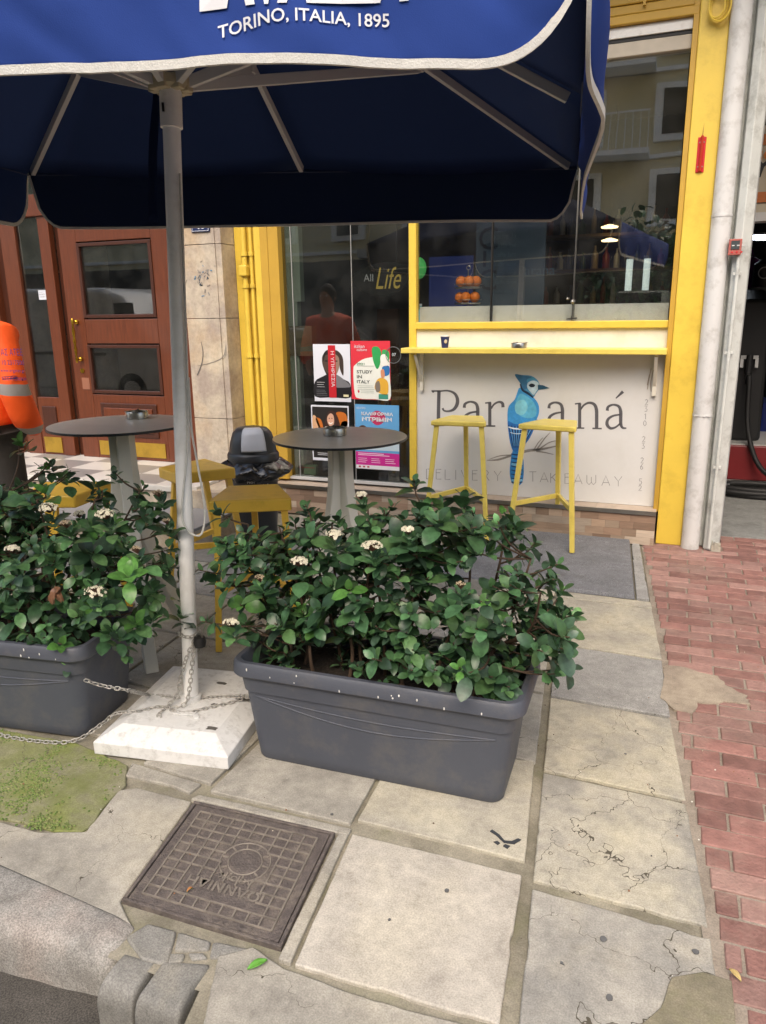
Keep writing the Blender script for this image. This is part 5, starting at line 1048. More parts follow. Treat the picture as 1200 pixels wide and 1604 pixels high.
MB().lathe([(.001, -.022), (.02, -.018), (.024, 0), (.02, .018), (.001, .022)], k0, 20).build('lock_body', BLKR, pd, smooth=True); MB().tube([k0+Vector((.013*math.cos(a), 0, .014+.02*math.sin(a))) for a in np.linspace(0, math.pi, 10)], .0035, 8).build('shackle', STEEL, pd, smooth=True)

# ============================================================ PLANTERS
def rrect(w, d, r, n=6):
    out = []
    for cx_, cy_, a0 in ((w/2-r, d/2-r, 0), (-w/2+r, d/2-r, 90), (-w/2+r, -d/2+r, 180), (w/2-r, -d/2+r, 270)):
        for k in range(n+1): a = math.radians(a0+90*k/n); out.append((cx_+r*math.cos(a), cy_+r*math.sin(a)))
    return out
def planter(c, rot, W_, D_, h, label):
    t = thing('planter', label, 'planter', (0, 0, 0), 'long anthracite plastic planters')
    def loft(levels, name, mtl, close_bottom=True, close_top=False, bevel=0):
        vs = []; fs = []; n = None
        for z, w, d, r in levels:
            P = rrect(w, d, r); n = len(P); vs += [(x, y, z) for x, y in P]
        for i in range(len(levels)-1): fs += [(i*n+k, i*n+(k+1) % n, (i+1)*n+(k+1) % n, (i+1)*n+k) for k in range(n)]
        if close_bottom: fs.append(tuple(range(n-1, -1, -1)))
        if close_top: fs.append(tuple(range((len(levels)-1)*n, len(levels)*n)))
        return MB().add(vs, fs).build(name, mtl, t, smooth=True, bevel=bevel)
    wb, db = W_-.13, D_-.10
    lv = [(0.0, wb-.012, db-.012, .04), (.008, wb, db, .045)]
    for q in range(1, 9): u = q/8; lv.append((.008+(h*.70-.008)*u, wb+.055*u, db+.04*u, .045))
    lv += [(h*.705, wb+.068, db+.053, .05), (h*.86, wb+.082, db+.067, .05), (h*.862, wb+.085, db+.07, .05)]
    loft(lv, 'tub', ANTH)
    loft([(h*.862, wb+.086, db+.071, .05), (h*.865, W_-.008, D_-.008, .06), (h*.88, W_, D_, .062), (h*.975, W_-.004, D_-.004, .062), (h, W_-.018, D_-.018, .058), (h, W_-.05, D_-.05, .045), (h*.985, W_-.06, D_-.06, .04), (h*.75, W_-.085, D_-.085, .04)], 'rim', ANTH, False)
    loft([(h*.78, W_-.084, D_-.084, .04), (h*.8, W_-.083, D_-.083, .04)], 'soil', SOIL, True, True)
    # curved moulded line on the front
    b = MB()
    for s_ in (0, 1):
        pts = []
        for q in range(33):
            u = q/32; x = (u-.5)*(wb*.95); z = h*(.66-.15*math.sin(math.pi*u)*(1 if s_ else .35)-.03*u); yy = -(db+.04*(z/(h*.7)))/2
            pts.append((x, yy+.0005, z))
        b.tube(pts, .0032, 6)
    b.build('moulded_line', ANTH, t, smooth='all')
    b = MB()
    for _ in range(26): x = random.uniform(-W_/2+.06, W_/2-.06); b.ball((x, -D_/2-.0002+random.choice([0, .004]), h*random.uniform(.88, .97)), random.uniform(.0015, .003), 6, 4, (1, .3, random.uniform(1, 2.2)))
    b.build('paint_speck', WHT, t)
    t.location = c; t.rotation_euler = (0, 0, rot); return t
a, b_ = GP(405, 1186), GP(782, 1262); r0, r1 = GP(368, 1050, .36), GP(841, 1128, .36)
WR = (r1-r0).length; rot = math.atan2(b_.y-a.y, b_.x-a.x); DR = .42; nrm = Vector((-math.sin(rot), math.cos(rot), 0)); mid = (a+b_)/2
PRc = Vector((mid.x, mid.y, 0))+nrm*((DR-.1)/2)
planter(PRc, rot, WR, DR, .38, 'long anthracite planter standing right of the umbrella base, with white paint specks on its rim')
PLr = math.atan2(GP(130, 1157).y-GP(0, 1140).y, GP(130, 1157).x-GP(0, 1140).x); e_ = GP(133, 1157); nl = Vector((-math.sin(PLr), math.cos(PLr), 0)); tl_ = Vector((math.cos(PLr), math.sin(PLr), 0))
PLc = Vector((e_.x, e_.y, 0))-tl_*((WR-.13)/2)+nl*((DR-.1)/2)
planter(PLc, PLr, WR, DR, .38, 'long anthracite planter at the left edge, behind the mossy slab')

# ============================================================ SHRUBS
LEAF = bpy.data.materials.new('leaf'); LEAF.use_nodes = True
_N = LEAF.node_tree.nodes; _L = LEAF.node_tree.links; _b = _N['Principled BSDF']; _a = _N.new('ShaderNodeAttribute'); _a.attribute_name = 'tone'
_n = _N.new('ShaderNodeTexNoise'); _n.inputs['Scale'].default_value = 60; _t = _N.new('ShaderNodeTexCoord'); _L.new(_t.outputs['Object'], _n.inputs[0])
_m = _N.new('ShaderNodeMapRange'); _m.inputs[1].default_value = .3; _m.inputs[2].default_value = .7; _m.inputs[3].default_value = .75; _m.inputs[4].default_value = 1.3; _L.new(_n.outputs[0], _m.inputs[0])
_x = _N.new('ShaderNodeMix'); _x.data_type = 'RGBA'; _x.blend_type = 'MULTIPLY'; _x.inputs[0].default_value = 1; _L.new(_a.outputs['Color'], _x.inputs[6]); _L.new(_m.outputs[0], _x.inputs[7]); _L.new(_x.outputs[2], _b.inputs['Base Color'])
_b.inputs['Roughness'].default_value = .36; _b.inputs['Specular IOR Level'].default_value = .5
_tr = _N.new('ShaderNodeBsdfTranslucent'); _L.new(_x.outputs[2], _tr.inputs[0]); _ms = _N.new('ShaderNodeMixShader'); _ms.inputs[0].default_value = .15; _L.new(_b.outputs[0], _ms.inputs[1]); _L.new(_tr.outputs[0], _ms.inputs[2]); _L.new(_ms.outputs[0], _N['Material Output'].inputs[0])
BARK = mat('bark', '4a3a2c', .8, var=.3, scale=40); TWIG = mat('twig', '5b3f31', .7, var=.3, scale=40)
FLW = mat('flower_white', rgb(216, 210, 186), .6, var=.08); BUD = mat('flower_bud', 'b9a78a', .6, var=.2)
LP = [(0, .07, .0), (.14, .36, .012), (.38, .54, .022), (.65, .54, .016), (.88, .30, -.006), (1, .0, -.03)]
def leaf(b, o, d, up, L, w, col, curl=0):
    d = d.normalized(); s = d.cross(up)
    if s.length < 1e-3: s = d.cross(Vector((1, 0, .3)))
    s.normalize(); n = s.cross(d); vs = []
    for t, hw, z in LP:
        zz = z*L*2.0-curl*t*t*L*.45; c = o+d*(t*L)+n*zz
        if hw == 0: vs.append(c); continue
        e = n*(hw*w*.18); vs += [c-s*hw*w+e, c, c+s*hw*w+e]
    fs = []
    for i in range(4):
        a = 3*i; fs += [(a, a+1, a+4, a+3), (a+1, a+2, a+5, a+4)]
    fs += [(12, 13, 15), (13, 14, 15)]; b.add(vs, fs, col)
def tone(k=1.0, new=0):
    if new: c = (.075, .19, .042)
    else: c = random.choice([(.042, .098, .044), (.032, .074, .035), (.052, .12, .05), (.066, .15, .056), (.036, .07, .042), (.075, .15, .055)])
    f = random.uniform(.75, 1.6)*k; return tuple(v*f for v in c)
def rosette(b, o, ax, size, pairs=4, new=0):
    ax = ax.normalized(); x = ax.cross(Vector((random.random(), random.random(), .1))).normalized(); y = ax.cross(x); a0 = random.uniform(0, 6.28)
    for k in range(pairs):
        for s in (0, 1):
            a = a0+k*math.pi/2+s*math.pi+random.uniform(-.3, .3); tilt = math.radians(lerp(84, 34, k/max(1, pairs-1))+random.uniform(-14, 14))
            rad = x*math.cos(a)+y*math.sin(a); d = ax*math.cos(tilt)+rad*math.sin(tilt); L = size*lerp(1.0, .62, k/max(1, pairs-1))*random.uniform(.8, 1.15)
            leaf(b, o-ax*(.012*(pairs-k))+rad*.004, d, ax-d*ax.dot(d)+Vector((0, 0, .35)), L, L*random.uniform(.52, .66), tone(1.0, new if (k >= pairs-2 or new > 1) else 0) if not (new == 0 and k == pairs-1 and random.random() < .3) else tone(1.7), random.uniform(-.1, .5))
def shrub(label, prof, y0, y1, zs, nr, nstems, seed, flowers, specials, xs_):
    random.seed(seed); t = thing('shrub', label, 'shrub', ((xs_[0]+xs_[1])/2, (y0+y1)/2, zs), 'evergreen shrubs growing in the planters')
    def top(x):
        for (a, z), (b_, w) in zip(prof, prof[1:]):
            if x <= b_: return lerp(z, w, (x-a)/(b_-a))
        return prof[-1][1]
    xa, xb = prof[0][0], prof[-1][0]; cy = (y0+y1)/2; pts = []; tries = 0
    while len(pts) < nr and tries < 60000:
        tries += 1; x = random.uniform(xa, xb); tz = top(x)+random.uniform(-.05, .02)
        if tz < zs: continue
        z = zs+(tz-zs)*random.random()**.75; v = random.uniform(-1, 1); hy = (y1-y0)/2*(1.0-.25*((z-zs)/(max(.1, tz-zs)))**2); y = cy+v*hy
        edge = 0
        if x < xs_[0] and z < zs+.02+(xs_[0]-x)*.6: continue
        if x > xs_[1] and z < zs-.02+(x-xs_[1])*.2: continue
        if z < zs+.13: y = max(cy-.14, min(cy+.14, y)); x = max(xs_[0], min(xs_[1], x))
        if noise.noise(Vector((x*5.2+seed, y*5.2, z*5.2))) < -.09: continue
        p = Vector((x, y, z))
        if all((p-q).length > .036 for q in pts): pts.append(p)
    leaves = MB(); stems = []
    for i in range(nstems):
        u = (i+.5)/nstems; bx = lerp(xs_[0]+.06, xs_[1]-.06, u)+random.uniform(-.03, .03); by = cy+random.uniform(-.08, .08)
        tx = lerp(xa+.06, xb-.06, u)+random.uniform(-.04, .04); tz = max(zs+.15, top(tx)-.06); ty = cy+random.uniform(-.12, .12)
        stems.append(cr([(bx, by, zs-.04), (bx+random.uniform(-.04, .04), by+random.uniform(-.04, .04), zs+.10), (lerp(bx, tx, .6)+random.uniform(-.04, .04), lerp(by, ty, .5), lerp(zs, tz, .6)), (tx, ty, tz)], 6))
    sm = [MB() for _ in stems]
    for s, b in zip(stems, sm): b.tube(s, [lerp(.0075, .003, i/(len(s)-1)) for i in range(len(s))], 7)
    ctr = Vector(((xs_[0]+xs_[1])/2, cy, zs+.05))
    def attach(p):
        best = None
        for i, s in enumerate(stems):
            for q in s[3:]:
                if q.z < p.z-.02:
                    d = (q-p).length
                    if best is None or d < best[0]: best = (d, i, q)
        if best and best[0] < .3:
            q = best[2]; m = q.lerp(p, .55)+Vector((random.uniform(-.015, .015), random.uniform(-.015, .015), -.012)); sm[best[1]].tube(cr([q, m, p], 4), [.0032]*5+[.0028, .0024, .002, .002], 5); return (p-m).normalized()
        return Vector((0, 0, 1))
    for p in pts:
        tw = attach(p); out = Vector(((p.x-ctr.x)*.7, (p.y-ctr.y)*1.8, .25)); ax = (tw*.6+out.normalized()*.7+Vector((0, 0, .45))+Vector([random.uniform(-.4, .4) for _ in range(3)]))
        rosette(leaves, p, ax, random.choice([.04, .052, .06, .078])*random.uniform(.9, 1.1), random.choice([2, 3, 3, 4]), 1 if random.random() < .06 else 0)
        for _ in range(3):
            q = p-tw*random.uniform(.03, .08); d = Vector([random.uniform(-1, 1) for _ in range(3)]); leaf(leaves, q, d, Vector((0, 0, 1)), random.uniform(.04, .06), random.uniform(.02, .03), tone(.85), .3)
    for px, py, Y, size, nw, axv in specials:
        p = FP(px, py, Y); attach(p); rosette(leaves, p, Vector(axv), size, 4 if nw < 2 else 3, nw)
    for s, b in zip(stems, sm): b.build('stem', BARK, t, smooth='all')
    kept = MB()      # no leaf may grow through the wall of the tub
    for q in range(len(leaves.v)//16):
        vs = leaves.v[16*q:16*q+16]
        if any(v[2] < zs+.055 and (abs(v[1]-cy) > .165 or not xs_[0]-.01 < v[0] < xs_[1]+.01) for v in vs): continue
        kept.add(vs, [tuple(i-16*q for i in f) for f in leaves.f[10*q:10*q+10]], leaves.c[10*q])
    leaves = kept
    leaves.build('foliage', LEAF, t, smooth='all', fix=False)
    for px, py, Y, R_, kind in flowers:
        p = FP(px, py, Y); attach(p-Vector((0, 0, .03))); rosette(leaves if False else MB(), p, Vector((0, -.3, 1)), .05); f = MB(); tw = MB(); m = FLW if kind else BUD
        rl = MB(); rosette(rl, p-Vector((0, -.005, .022)), Vector((0, -.25, 1)), .062, 4); rl.build('leaf_whorl', LEAF, t, smooth='all', fix=False)
        R_ *= 1.22
        for _ in range(70 if kind else 40):
            a = random.uniform(0, 6.28); r = R_*math.sqrt(random.random()); q = p+Vector((r*math.cos(a), r*math.sin(a)*.8-.004, (R_**2-r*r)**.5*.45+random.uniform(-.004, .003)))
            tw.bar(p-Vector((0, 0, .015)), q, .0012)
            if kind and random.random() < .6:
                nn = (q-p+Vector((0, -.01, .012))).normalized(); sx_ = nn.cross(Vector((.3, .2, 1))).normalized(); sy_ = nn.cross(sx_)
                for k in range(5):
                    c1 = sx_*math.cos(k*1.2566)+sy_*math.sin(k*1.2566); c2 = sx_*math.cos(k*1.2566+.5)+sy_*math.sin(k*1.2566+.5); c3 = sx_*math.cos(k*1.2566-.5)+sy_*math.sin(k*1.2566-.5)
                    f.add([q, q+c3*.0036+nn*.0006, q+c1*.0056+nn*.0012, q+c2*.0036+nn*.0006], [(0, 1, 2, 3)])
            else: f.ball(q, .0017, 6, 4)
        tw.build('flower_stalk', TWIG, t); f.build('flower_cluster', m, t, fix=False)
    return t
pr_ = lambda L, Y: [XZ(a, b, Y) for a, b in L]
Yr = PRc.y; Yl = PLc.y
shrub('dense dark green evergreen shrub with white flower heads in the planter right of the pole',
      pr_([(352, 850), (366, 800), (400, 800), (450, 800), (520, 795), (560, 775), (620, 785), (650, 775), (700, 800), (760, 790), (815, 800), (850, 880), (885, 925), (908, 965)], Yr), Yr-.25, Yr+.24, .31, 350, 13, 21,
      [(583, 856, Yr-.27, .026, 1), (468, 880, Yr-.28, .024, 1), (524, 838, Yr-.24, .022, 1), (362, 976, Yr-.28, .022, 1), (566, 775, Yr-.1, .014, 1), (722, 915, Yr-.24, .012, 0), (640, 830, Yr-.2, .015, 1), (408, 905, Yr-.26, .014, 0)],
      [(490, 985, Yr-.14, .062, 1, (-.1, -.9, .3)), (640, 960, Yr-.17, .062, 0, (0, -.8, .5)), (745, 985, Yr-.17, .06, 0, (.1, -.7, .6)), (338, 800, Yr, .07, 0, (-.6, -.3, .8)), (655, 1040, Yr-.15, .06, 1, (0, -.7, .6)), (648, 750, Yr+.1, .06, 0, (0, -.3, 1)), (880, 1000, Yr-.1, .06, 0, (.6, -.5, .3)), (590, 870, Yr-.2, .06, 0, (0, -.5, .8)), (850, 1020, Yr-.2, .055, 0, (.5, -.7, .1)), (478, 790, Yr, .05, 0, (0, -.2, 1))],
      (PRc.x-WR/2+.05, PRc.x+WR/2-.05))
shrub('dark green evergreen shrub with pale flower heads and bright new leaves in the left planter',
      pr_([(-260, 760), (-100, 750), (-30, 760), (10, 765), (35, 735), (95, 745), (140, 755), (200, 750), (225, 800), (243, 860), (248, 930)], Yl), Yl-.25, Yl+.24, .31, 400, 13, 33,
      [(77, 796, Yl-.27, .025, 1), (166, 806, Yl-.25, .027, 1), (150, 928, Yl-.30, .03, 1), (104, 820, Yl-.28, .016, 0), (248, 772, Yl+.1, .018, 0), (262, 815, Yl+.1, .012, 0), (125, 805, Yl+.1, .02, 1), (20, 860, Yl-.27, .02, 1), (215, 860, Yl-.22, .014, 0)],
      [(68, 768, Yl-.1, .085, 2, (-.2, -.3, 1)), (200, 900, Yl-.29, .085, 2, (.35, -.5, .8)), (30, 690, Yl+.05, .07, 1, (-.5, -.2, 1)), (80, 722, Yl+.1, .055, 0, (.2, -.2, 1)), (108, 745, Yl+.1, .055, 0, (.5, -.2, 1)), (178, 738, Yl+.1, .05, 0, (.0, -.2, 1)), (60, 740, Yl+.1, .045, 0, (-.2, -.2, 1)), (118, 968, Yl-.16, .06, 0, (0, -.9, .2)), (160, 945, Yl-.16, .06, 0, (0, -.9, .2)), (235, 950, Yl, .06, 0, (.5, -.4, -.1)), (20, 900, Yl-.24, .06, 0, (0, -.9, .3))],
      (PLc.x-WR/2+.05, PLc.x+WR/2-.05))
b = MB(); p = FP(88, 925, Yl-.25); random.seed(2)
for k in range(9): leaf(b, p+Vector((random.uniform(-.02, .02), 0, random.uniform(-.01, .012))), Vector((random.uniform(-.6, .6), -.3, random.uniform(-1, .2))), Vector((0, -1, .2)), .04, .02, (.20, .10, .055), .9)
b.build('withered_leaves', LEAF, bpy.data.objects['shrub.001'], fix=False)

# ============================================================ TABLES
def table():
    t = thing('bar_table', 'x', 'table', (0, 0, 0), 'round bar tables'); h = 1.05
    MB().lathe([(.302, h-.012), (.304, h-.010), (.304, h-.003), (.302, h-.0015)], n=72).build('table_edge', BLK, t, smooth=True)
    MB().lathe([(.3015, h-.0014), (.3015, h)], n=72).build('tabletop', TTOP, t)
    for ang in (-45, 88, 205):
        a = math.radians(ang); rad = Vector((math.cos(a), math.sin(a), 0)); tan = Vector((-math.sin(a), math.cos(a), 0))
        outer = cr([(.052, 0, h-.02), (.056, 0, h*.80), (.085, 0, h*.62), (.16, 0, h*.38), (.28, 0, h*.12), (.345, 0, .0)], 6); inner = cr([(.275, 0, .0), (.2, 0, h*.14), (.09, 0, h*.36), (.02, 0, h*.54), (.004, 0, h*.66), (.002, 0, h-.02)], 6)
        P = [rad*p.x+Vector((0, 0, p.z))-tan*.028 for p in outer+inner]; P[:] = P
        n = len(outer); b = MB(); vs = P+[p+tan*.056 for p in P]; m = len(P)
        m_ = n; fs = []
        for i in range(n-1): j0, j1 = m-1-i, m-2-i; fs += [(i, i+1, j1, j0), (m+i, m+j0, m+j1, m+i+1)]
        fs += [(i, m+i, m+(i+1) % m, (i+1) % m) for i in range(m)]
        b.add(vs, fs).build('leg', WHL, t, smooth=True, bevel=.004)
    MB().lathe([(.07, h-.03), (.07, h-.013)], n=24).build('top_plate', DARKM, t); return t
tb = table(); TL = Vector((-2.262, 2.63, 0)); tb.location = TL; tb['label'] = 'round grey-topped bar table before the wooden door, on white splayed legs, left of the pole'
tb2 = copy_tree(tb); TR = Vector((-1.325, 2.90, 0)); tb2.location = TR; tb2.scale = (.955, .955, .945); tb2.rotation_euler = (0, 0, math.radians(25)); tb2['label'] = 'round grey-topped bar table in front of the posters on the glass door'
p = GP(215, 655, 1.05); ashtray((p.x, p.y, 1.05), 'ribbed steel ashtray on the left bar table')
p = GP(525, 681, .994); ashtray((p.x, p.y, .9935), 'steel ashtray on the bar table in front of the posters')

# ============================================================ STOOLS
def stool(name, m, thick, rearw, h=.79, foot=.215):
    t = thing(name, 'x', 'bar stool', (0, 0, 0), 'yellow bar stools')
    P = [(-.185, -.15), (.185, -.15), (.175, -.09), (rearw/2, .16), (-rearw/2, .16), (-.175, -.09)]; b = MB(); b.prism([(x, y, h-thick) for x, y in P], (0, 0, thick)); b.build('seat', m, t, bevel=.008, seg=3, smooth=True)
    tops = [(-.15, -.12), (.15, -.12), (0, .12)]; feet = [(-foot, -.2), (foot, -.2), (0, .21)]
    for (a, c), (d, e) in zip(tops, feet): MB().bar((a, c, h-thick), (d, e, 0.002), .031, .031, up=(0, 1, 0), w2=.028, h2=.028).build('leg', m, t, bevel=.003)
    zt_ = .27; at = lambda i: Vector(tops[i]+(h-thick,)).lerp(Vector(feet[i]+(0,)), 1-zt_/(h-thick))
    for i in (0, 1): MB().bar(at(i), at(2), .022, .03).build('stretcher', m, t, bevel=.002)
    return t
s = stool('bar_stool', YST, .034, .22); s.location = (-.70, 4.83, .024); s.rotation_euler = (0, 0, math.radians(-8)); s['label'] = 'yellow metal bar stool under the shelf, right of the painted bird'
s2 = copy_tree(s); x, z = XZ(716, 655, 4.83); s2.location = (-1.31, 4.86, .024); s2.rotation_euler = (0, 0, math.radians(4)); s2['label'] = 'yellow metal bar stool under the shelf, in front of the letters left of the bird'
d1 = stool('bar_stool', YWD, .06, .24, h=.705, foot=.18); d1.location = (-1.80, 2.93, 0); d1.rotation_euler = (0, 0, math.radians(28)); d1['label'] = 'deep-seated ochre yellow bar stool right behind the umbrella pole, nearest the black bin'
d2 = copy_tree(d1); d2.location = (-2.42, 3.37, 0); d2.rotation_euler = (0, 0, math.radians(150)); d2['label'] = 'ochre yellow bar stool seen left and right of the pole, behind the nearer stool'
d3 = copy_tree(d1); d3.location = (-2.72, 2.72, 0); d3.rotation_euler = (0, 0, math.radians(200)); d3['label'] = 'ochre yellow bar stool mostly hidden by the left shrub, under the left table'

# ============================================================ BIN
bc = Vector((-2.55, 4.2, 0)); bn = thing('swing_bin', 'black plastic swing-lid litter bin with a grey flap and a black bag', 'litter bin', tuple(bc))
MB().lathe([(.125, 0), (.13, .01), (.158, .56), (.16, .60), (.15, .60), (.12, .02), (.001, .02)], bc, 40).build('bin_body', BLK, bn, smooth=True)
MB().lathe([(.166, .585), (.172, .59), (.172, .625), (.165, .635), (.158, .64), (.150, .70), (.128, .765), (.10, .795), (.05, .805), (.001, .807)], bc, 48, sy=.92).build('lid', BLK, bn, smooth=True)
fb = MB(); dv = Vector((.52, -.85, 0)).normalized()
def lidp(u, v, off):
    z = lerp(.655, .80, v); prof = [(.655, .157), (.70, .150), (.765, .128), (.795, .10), (.805, .05)]
    r = .05
    for (a, x), (c, y) in zip(prof, prof[1:]):
        if a <= z <= c: r = lerp(x, y, (z-a)/(c-a))
    ang = math.atan2(dv.y, dv.x)+(u-.5)*1.05*(.155/max(r, .09))**.3; r += off; return Vector((bc.x+r*math.cos(ang), bc.y+r*.92*math.sin(ang), z+off*.6))
fb.grid(lambda u, v: lidp(u, v, .005+.002*math.sin(math.pi*u)), 14, 14); fb.build('flap', mat('bin_grey', 'b4b6bb', .4, var=.05), bn, smooth='all', solid=.006)
bg_ = MB(); random.seed(6)
def bagf(u, v):
    a = u*2*math.pi; r = .168+.055*math.sin(math.pi*v)+.022*noise.noise(Vector((math.cos(a)*4, math.sin(a)*4, v*3)))+.018*math.sin(a*9+v*4)*v+.03*max(0, math.cos(a-.1))*math.sin(math.pi*v)+.03*max(0, math.cos(a-3.1))*math.sin(math.pi*v); z = .582-.12*v+.02*noise.noise(Vector((math.cos(a)*3, math.sin(a)*3, 5)))
    return Vector((bc.x+r*math.cos(a), bc.y+r*math.sin(a), z))
bg_.grid(bagf, 110, 14); bg_.build('bin_bag', BAG, bn, smooth='all', fix=False)
def onbin(u, v, z0): ang = math.atan2(dv.y, dv.x)+u/.155; r = lerp(.13, .158, (z0+v)/.56)+.0015; return Vector((bc.x+r*math.cos(ang), bc.y+r*math.sin(ang), z0+v))
for s_, u_, z_, w_, h_ in (('Now In', -.05, .455, .09, .02), ('LOSH', -.07, .40, .16, .045), ('love it', -.06, .36, .12, .02)): text(s_, lambda a, c: onbin(u_+a, c, z_), w_, bn, WTX, height=h_)

# ============================================================ PERSON
def skin(name, verts, edges, radii, m, parent, root=0, sub=2, loc=Vector((0, 0, 0))):
    me = bpy.data.meshes.new(name); me.from_pydata([tuple(Vector(v)) for v in verts], edges, []); me.materials.append(m); me.update(); o = link(bpy.data.objects.new(name, me)); o.parent = parent
    md = o.modifiers.new('k', 'SKIN'); md.use_smooth_shade = True
    if not me.skin_vertices: 
        bm = bmesh.new(); bm.from_mesh(me); bm.verts.layers.skin.verify(); bm.to_mesh(me); bm.free()
    for i, r in enumerate(radii):
        sv = me.skin_vertices[0].data[i]; sv.radius = r if isinstance(r, tuple) else (r, r); sv.use_root = (i == root)
    u = o.modifiers.new('u', 'SUBSURF'); u.levels = sub; u.render_levels = sub
    dg = bpy.context.evaluated_depsgraph_get(); dg.update(); nm = bpy.data.meshes.new_from_object(o.evaluated_get(dg)); o.modifiers.clear(); o.data = nm
    nm.polygons.foreach_set('use_smooth', [True]*len(nm.polygons)); return o
px_ = FP(-38, 560, 2.95); PO = Vector((px_.x, 2.95, 0))
pe = thing('person', 'person in an orange high-visibility jacket and dark trousers seen from behind, hands in pockets', 'person', PO)
SKN = mat('skin', 'b98a6e', .5, var=.05); HAIR = mat('hair', '2a1d15', .7, var=.3, scale=60); TRS = mat('trousers', '34312f', .85, var=.15, bump=.3, bscale=30); SHO = mat('shoe', '1f1d1c', .6)
# one continuous body
V = [(0, 0, .95), (0, .01, 1.12), (0, 0, 1.32), (0, .0, 1.45), (0, .02, 1.53), (0, .03, 1.62), (0, .03, 1.72), (-.19, 0, 1.42), (-.25, -.03, 1.15), (-.2, .12, .97), (.19, 0, 1.42), (.27, -.03, 1.15), (.2, .12, .97), (-.1, 0, .88), (-.11, .02, .48), (-.12, -.01, .08), (-.12, .14, .04), (.1, 0, .88), (.11, .02, .48), (.12, -.01, .08), (.12, .14, .04), (-.15, .16, .88), (.15, .16, .88)]
E_ = [(0, 1), (1, 2), (2, 3), (3, 4), (4, 5), (5, 6), (3, 7), (7, 8), (8, 9), (3, 10), (10, 11), (11, 12), (0, 13), (13, 14), (14, 15), (15, 16), (0, 17), (17, 18), (18, 19), (19, 20), (9, 21), (12, 22)]
R_ = [(.13, .1), (.13, .1), (.15, .11), (.08, .07), .055, (.08, .095), (.07, .085), .055, .042, .032, .055, .042, .032, .085, .055, .04, .035, .085, .055, .04, .035, .03, .03]
body = skin('body', V, E_, R_, SKN, pe)
hd_ = MB().ball((0, .025, 1.675), .098, 24, 16, (.80, .98, 1.2)); 
for i, (x, y, z) in enumerate(hd_.v): hd_.v[i] = (x+PO.x, y+PO.y, z+PO.z)
hd_.build('head_skin', SKN, pe, smooth='all')
b = MB().bar(PO+Vector((0, .118, 1.69)), PO+Vector((0, .142, 1.655)), .012, .016, w2=.024, h2=.024)
b.build('nose', SKN, pe, bevel=.005, smooth=True)
for s in (-1, 1): MB().ball(PO+Vector((s*.032, .106, 1.69)), .011, 10, 7).build('eye', WTX, pe, smooth=True); MB().ball(PO+Vector((s*.079, .02, 1.67)), .026, 12, 8, (.4, .7, 1.1)).build('ear', SKN, pe, smooth=True)
MB().ball(PO+Vector((0, .113, 1.62)), .022, 12, 7, (1, .3, .3)).build('mouth', mat('lips', '9a5f52', .5), pe, smooth=True)
b = MB().ball((PO.x, PO.y+.008, PO.z+1.695), .108, 24, 16, (.83, .98, 1.12)); b.build('hair', HAIR, pe, smooth='all')
# trousers, shoes
skin('trousers', [(0, 0, .98), (-.1, 0, .88), (-.115, .02, .48), (-.13, -.01, .10), (.1, 0, .88), (.115, .02, .48), (.13, -.01, .10)], [(0, 1), (1, 2), (2, 3), (0, 4), (4, 5), (5, 6)], [(.165, .125), .105, .078, .07, .105, .078, .07], TRS, pe)
for s in (-1, 1):
    b = MB(); b.ball(PO+Vector((s*.13, .07, .045)), .05, 16, 10, (1, 2.9, .9)); b.build('shoe', SHO, pe, smooth=True)
# jacket: torso, collar and sleeves, then reflective tape read off its own height
JK = bpy.data.materials.new('hi_vis_jacket'); JK.use_nodes = True; N = JK.node_tree.nodes; Lk = JK.node_tree.links; B0 = N['Principled BSDF']; B0.inputs['Roughness'].default_value = .7
tcn = N.new('ShaderNodeTexCoord'); sxn = N.new('ShaderNodeSeparateXYZ'); Lk.new(tcn.outputs['Object'], sxn.inputs[0]); nzn = N.new('ShaderNodeTexNoise'); nzn.inputs['Scale'].default_value = 3.5; Lk.new(tcn.outputs['Object'], nzn.inputs[0])
ad = N.new('ShaderNodeMath'); ad.operation = 'MULTIPLY_ADD'; Lk.new(nzn.outputs[0], ad.inputs[0]); ad.inputs[1].default_value = .05; Lk.new(sxn.outputs[2], ad.inputs[2])
def band(z, w):
    a = N.new('ShaderNodeMath'); a.operation = 'SUBTRACT'; Lk.new(ad.outputs[0], a.inputs[0]); a.inputs[1].default_value = z+.025
    c = N.new('ShaderNodeMath'); c.operation = 'ABSOLUTE'; Lk.new(a.outputs[0], c.inputs[0]); d = N.new('ShaderNodeMath'); d.operation = 'LESS_THAN'; Lk.new(c.outputs[0], d.inputs[0]); d.inputs[1].default_value = w; return d
b1, b2 = band(1.15, .028), band(.925, .026); mxn = N.new('ShaderNodeMath'); mxn.operation = 'MAXIMUM'; Lk.new(b1.outputs[0], mxn.inputs[0]); Lk.new(b2.outputs[0], mxn.inputs[1])
cm_ = N.new('ShaderNodeMix'); cm_.data_type = 'RGBA'; Lk.new(mxn.outputs[0], cm_.inputs[0]); cm_.inputs[6].default_value = (.95, .105, .008, 1); cm_.inputs[7].default_value = (.33, .31, .30, 1); Lk.new(cm_.outputs[2], B0.inputs['Base Color'])
nb_ = N.new('ShaderNodeTexNoise'); nb_.inputs['Scale'].default_value = 6; nb_.inputs['Detail'].default_value = 3; Lk.new(tcn.outputs['Object'], nb_.inputs[0]); bpn = N.new('ShaderNodeBump'); bpn.inputs['Strength'].default_value = .6; bpn.inputs['Distance'].default_value = .03; Lk.new(nb_.outputs[0], bpn.inputs['Height']); Lk.new(bpn.outputs[0], B0.inputs['Normal'])
